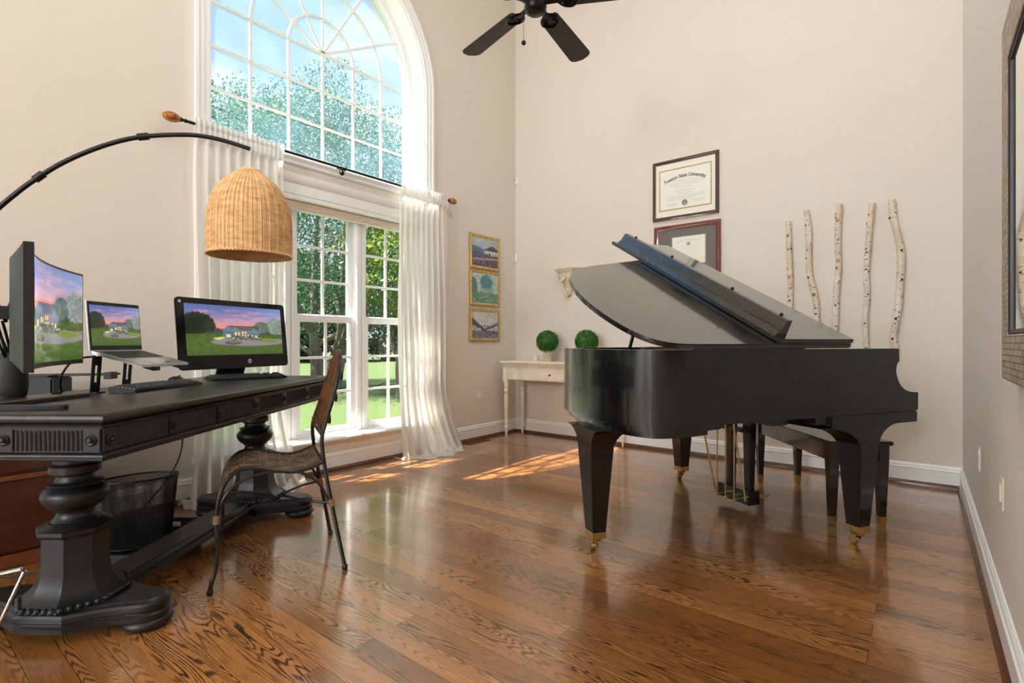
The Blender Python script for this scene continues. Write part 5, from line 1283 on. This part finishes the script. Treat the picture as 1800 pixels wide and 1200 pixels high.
def tree(label, x, y, h, rad, z0, nl, ls, m, trunks=1, tr=.16, seed=0, shape=1.0, group='garden trees'):
    rn = random.Random(seed); t = thing('tree', label, 'tree', (x, y, -.35), 0, group)
    for k in range(trunks):
        a = rn.uniform(0, 6.3); off_ = .35 if trunks > 1 else 0
        bx_, by_ = off_*math.cos(a+k*2.1), off_*math.sin(a+k*2.1); q = [(bx_, by_, -.02), (bx_*1.4+rn.uniform(-.1, .1), by_*1.4+rn.uniform(-.1, .1), z0*.6), (bx_*2.5+rn.uniform(-.3, .3), by_*2.5+rn.uniform(-.3, .3), z0*1.3), (bx_*3.5+rn.uniform(-.5, .5), by_*3.5+rn.uniform(-.5, .5), h*.75)]
        pth = smooth_path(q, 6); tm = MB().tube(pth, [tr*(1.15-1.0*i/len(pth)) for i in range(len(pth))], 10)
        for b_i in range(4):
            p = pth[int(len(pth)*(.35+.13*b_i))]; a2 = rn.uniform(0, 6.3); L_ = rad*rn.uniform(.5, .8)
            tm.tube(smooth_path([p, p+Vector((L_*.5*math.cos(a2), L_*.5*math.sin(a2), L_*.3)), p+Vector((L_*math.cos(a2), L_*math.sin(a2), L_*.8))], 4), [tr*.42*(1-.09*i) for i in range(9)], 6)
        tm.build('trunk', M['bark'], t, smooth=60)
    # leaves gathered in clumps
    r_ = np.random.default_rng(seed+50); nc = 150; d = r_.normal(size=(nc, 3)); d /= np.linalg.norm(d, axis=1)[:, None]
    cc = d*np.power(r_.uniform(.25, 1, nc), .5)[:, None]; cz_ = (h+z0)/2; hz_ = (h-z0)/2
    taper = 1-.35*np.clip(cc[:, 2], 0, 1)*shape
    cen = np.stack([cc[:, 0]*rad*taper, cc[:, 1]*rad*taper, cz_+cc[:, 2]*hz_], 1)
    idx = r_.integers(0, nc, nl); cr = rad*.23
    e = r_.normal(size=(nl, 3)); e /= np.linalg.norm(e, axis=1)[:, None]
    p = cen[idx]+e*(cr*np.power(r_.uniform(0, 1, nl), .45))[:, None]*np.array([1, 1, .75])
    a1 = r_.normal(size=(nl, 3)); a1 /= np.linalg.norm(a1, axis=1)[:, None]; b1 = r_.normal(size=(nl, 3)); b1 = np.cross(a1, b1); b1 /= np.linalg.norm(b1, axis=1)[:, None]
    s_ = ls*r_.uniform(.6, 1.2, nl)[:, None]; V = np.stack([p-a1*s_, p+b1*s_*.5, p+a1*s_, p-b1*s_*.5], 1).reshape(-1, 3)
    me = bpy.data.meshes.new('foliage'); me.from_pydata(V.tolist(), [], np.arange(nl*4).reshape(-1, 4).tolist()); me.update(); me.materials.append(m)
    o = bpy.data.objects.new('foliage', me); COL.objects.link(o); o.parent = t
    return t
tree('tall spreading tree with several grey trunks filling the arched window', -10.6, 4.0, 9.4, 4.3, 1.6, 84000, .048, M['leafB'], 3, .22, 1)
tree('leafy tree behind the left panes of the arched window', -13.8, -2.2, 7.4, 3.5, 1.0, 48000, .05, M['leafA'], 2, .16, 2)
tree('young yellow green tree close outside the window beside the curtain', -6.3, 3.45, 5.3, 1.35, 1.75, 5200, .07, M['leafC'], 1, .05, 3)
tree('tree standing on the lawn behind the young yellow green tree', -12.0, 11.6, 7.4, 3.3, 1.5, 34000, .055, M['leafA'], 2, .2, 4)
for k, (x, y, h, r_) in enumerate(((-28, -9, 7.5, 4.2), (-32, -.5, 8.3, 4.2), (-34, 8, 8.4, 4.3), (-32, 15.5, 8, 4.0), (-29, 22, 7.6, 3.9), (-28, 29.5, 7.6, 3.9), (-26, 37, 7.8, 4.0))):
    tree('dense green tree in the row along the far edge of the lawn', x, y, h, r_, -.2, 17000, .18, M['leafA'], 1, .3, 20+k, group='trees at the edge of the lawn')
pl_ = thing('path_light', 'tiny black path light standing on the lawn outside the window', 'garden light', (-3.8, .35, -.35))
MB().cyl((0, 0, 0), (0, 0, .10), .006, 8).build('stake', M['rod'], pl_); MB().lathe([(.035, .10), (.04, .103), (.02, .125), (.003, .13)], (0, 0, 0), 16).build('cap', M['rod'], pl_)

# ------------------------------------------------------------------ light
w = bpy.data.worlds.new('world'); SC.world = w; w.use_nodes = True; nt = w.node_tree; L = nt.links
bg = nt.nodes['Background']; tc = nd(nt, 'ShaderNodeTexCoord'); sp_ = nd(nt, 'ShaderNodeSeparateXYZ'); L.new(tc.outputs['Generated'], sp_.inputs[0])
r = nd(nt, 'ShaderNodeValToRGB'); L.new(sp_.outputs['Z'], r.inputs['Fac'])
r.color_ramp.elements[0].position = 0.; r.color_ramp.elements[0].color = (*lin((226, 236, 248)), 1)
r.color_ramp.elements[1].position = .75; r.color_ramp.elements[1].color = (*lin((150, 194, 244)), 1)
mp = nd(nt, 'ShaderNodeMapping'); mp.inputs['Scale'].default_value = (1.6, 1.6, 4.); L.new(tc.outputs['Generated'], mp.inputs['Vector'])
n = nd(nt, 'ShaderNodeTexNoise', Scale=2.2, Detail=7., Roughness=.55); L.new(mp.outputs[0], n.inputs['Vector'])
cr_ = nd(nt, 'ShaderNodeValToRGB'); cr_.color_ramp.elements[0].position = .48; cr_.color_ramp.elements[1].position = .70; L.new(n.outputs['Fac'], cr_.inputs['Fac'])
mx = nd(nt, 'ShaderNodeMixRGB'); mx.inputs['Color2'].default_value = (*lin((248, 250, 252)), 1); L.new(cr_.outputs[0], mx.inputs['Fac']); L.new(r.outputs[0], mx.inputs['Color1'])
L.new(mx.outputs[0], bg.inputs['Color']); bg.inputs['Strength'].default_value = 1.15

def light(name, kind, loc, energy, color=(1, 1, 1), size=None, rot=None, angle=None, sizey=None):
    l = bpy.data.lights.new(name, kind); l.energy = energy; l.color = color
    if size: l.size = size
    if sizey: l.shape = 'RECTANGLE'; l.size_y = sizey
    if angle: l.angle = angle
    o = bpy.data.objects.new(name, l); COL.objects.link(o); o.location = loc
    if rot is not None: o.rotation_euler = rot
    return o
sd_ = Vector((.40, .405, -1)).normalized()
so = light('sun', 'SUN', (0, 0, 10), 28.0, (1., .93, .80), angle=.009); so.rotation_euler = sd_.to_track_quat('-Z', 'Y').to_euler()
gm = bpy.data.materials.new('fill light globe'); gm.use_nodes = True; pb = gm.node_tree.nodes['Principled BSDF']
pb.inputs['Emission Color'].default_value = (.89, .95, 1., 1); pb.inputs['Emission Strength'].default_value = 68.; M['globe'] = gm
# added fill lights out of view: recessed ceiling lamps, globe pendants behind the camera
for k, (x, y) in enumerate(((2.9, -2.6), (2.9, -5.4), (1.7, -4.0))):
    c = thing('added_ceiling_lamp', 'round recessed lamp added out of view in the ceiling for fill light', 'ceiling lamp', (x, y, HC), 0, 'added ceiling fill lamps')
    MB().lathe([(.17, 0), (.17, -.008), (.20, -.010), (.20, -.0005)], (0, 0, 0), 30, cap=False).build('lamp_trim', M['trim'], c)
    light('ceiling_fill_light', 'AREA', (x, y, HC-.02), (40, 8, 8)[k], (.91, .965, 1.), size=.34).data.shape = 'DISK'
for k, (x, zl) in enumerate(((.9, 1.9), (1.8, 3.1), (2.7, 2.0), (3.45, 2.6))):  # unseen pendants added to throw even fill light into the room
    c = thing('added_pendant_lamp', 'white globe pendant added behind the camera for fill light', 'pendant lamp', (x, -11, 0), 0, 'added fill pendants behind the camera')
    MB().ball((0, 0, zl), (.26, .26, .26, .41)[k], 24, 16).build('globe', M['globe'], c); MB().cyl((0, 0, zl+.40), (0, 0, HC), .008, 10).build('cord', M['rod'], c); MB().lathe([(.06, zl+(.25, .25, .25, .40)[k]), (.06, zl+.41), (.02, zl+.43), (.008, zl+.44)], (0, 0, 0), 20).build('lamp_holder', M['rod'], c)

v = SC.view_settings; v.view_transform = 'Standard'; v.look = 'None'; v.exposure = .07; v.gamma = 1; v.use_curve_mapping = False
SC.display_settings.display_device = 'sRGB'
cy = SC.cycles; cy.use_denoising = True; cy.max_bounces = 10; cy.diffuse_bounces = 5; cy.glossy_bounces = 4; cy.transparent_max_bounces = 16; cy.transmission_bounces = 4
cy.sample_clamp_indirect = 6; cy.caustics_reflective = False; cy.caustics_refractive = False
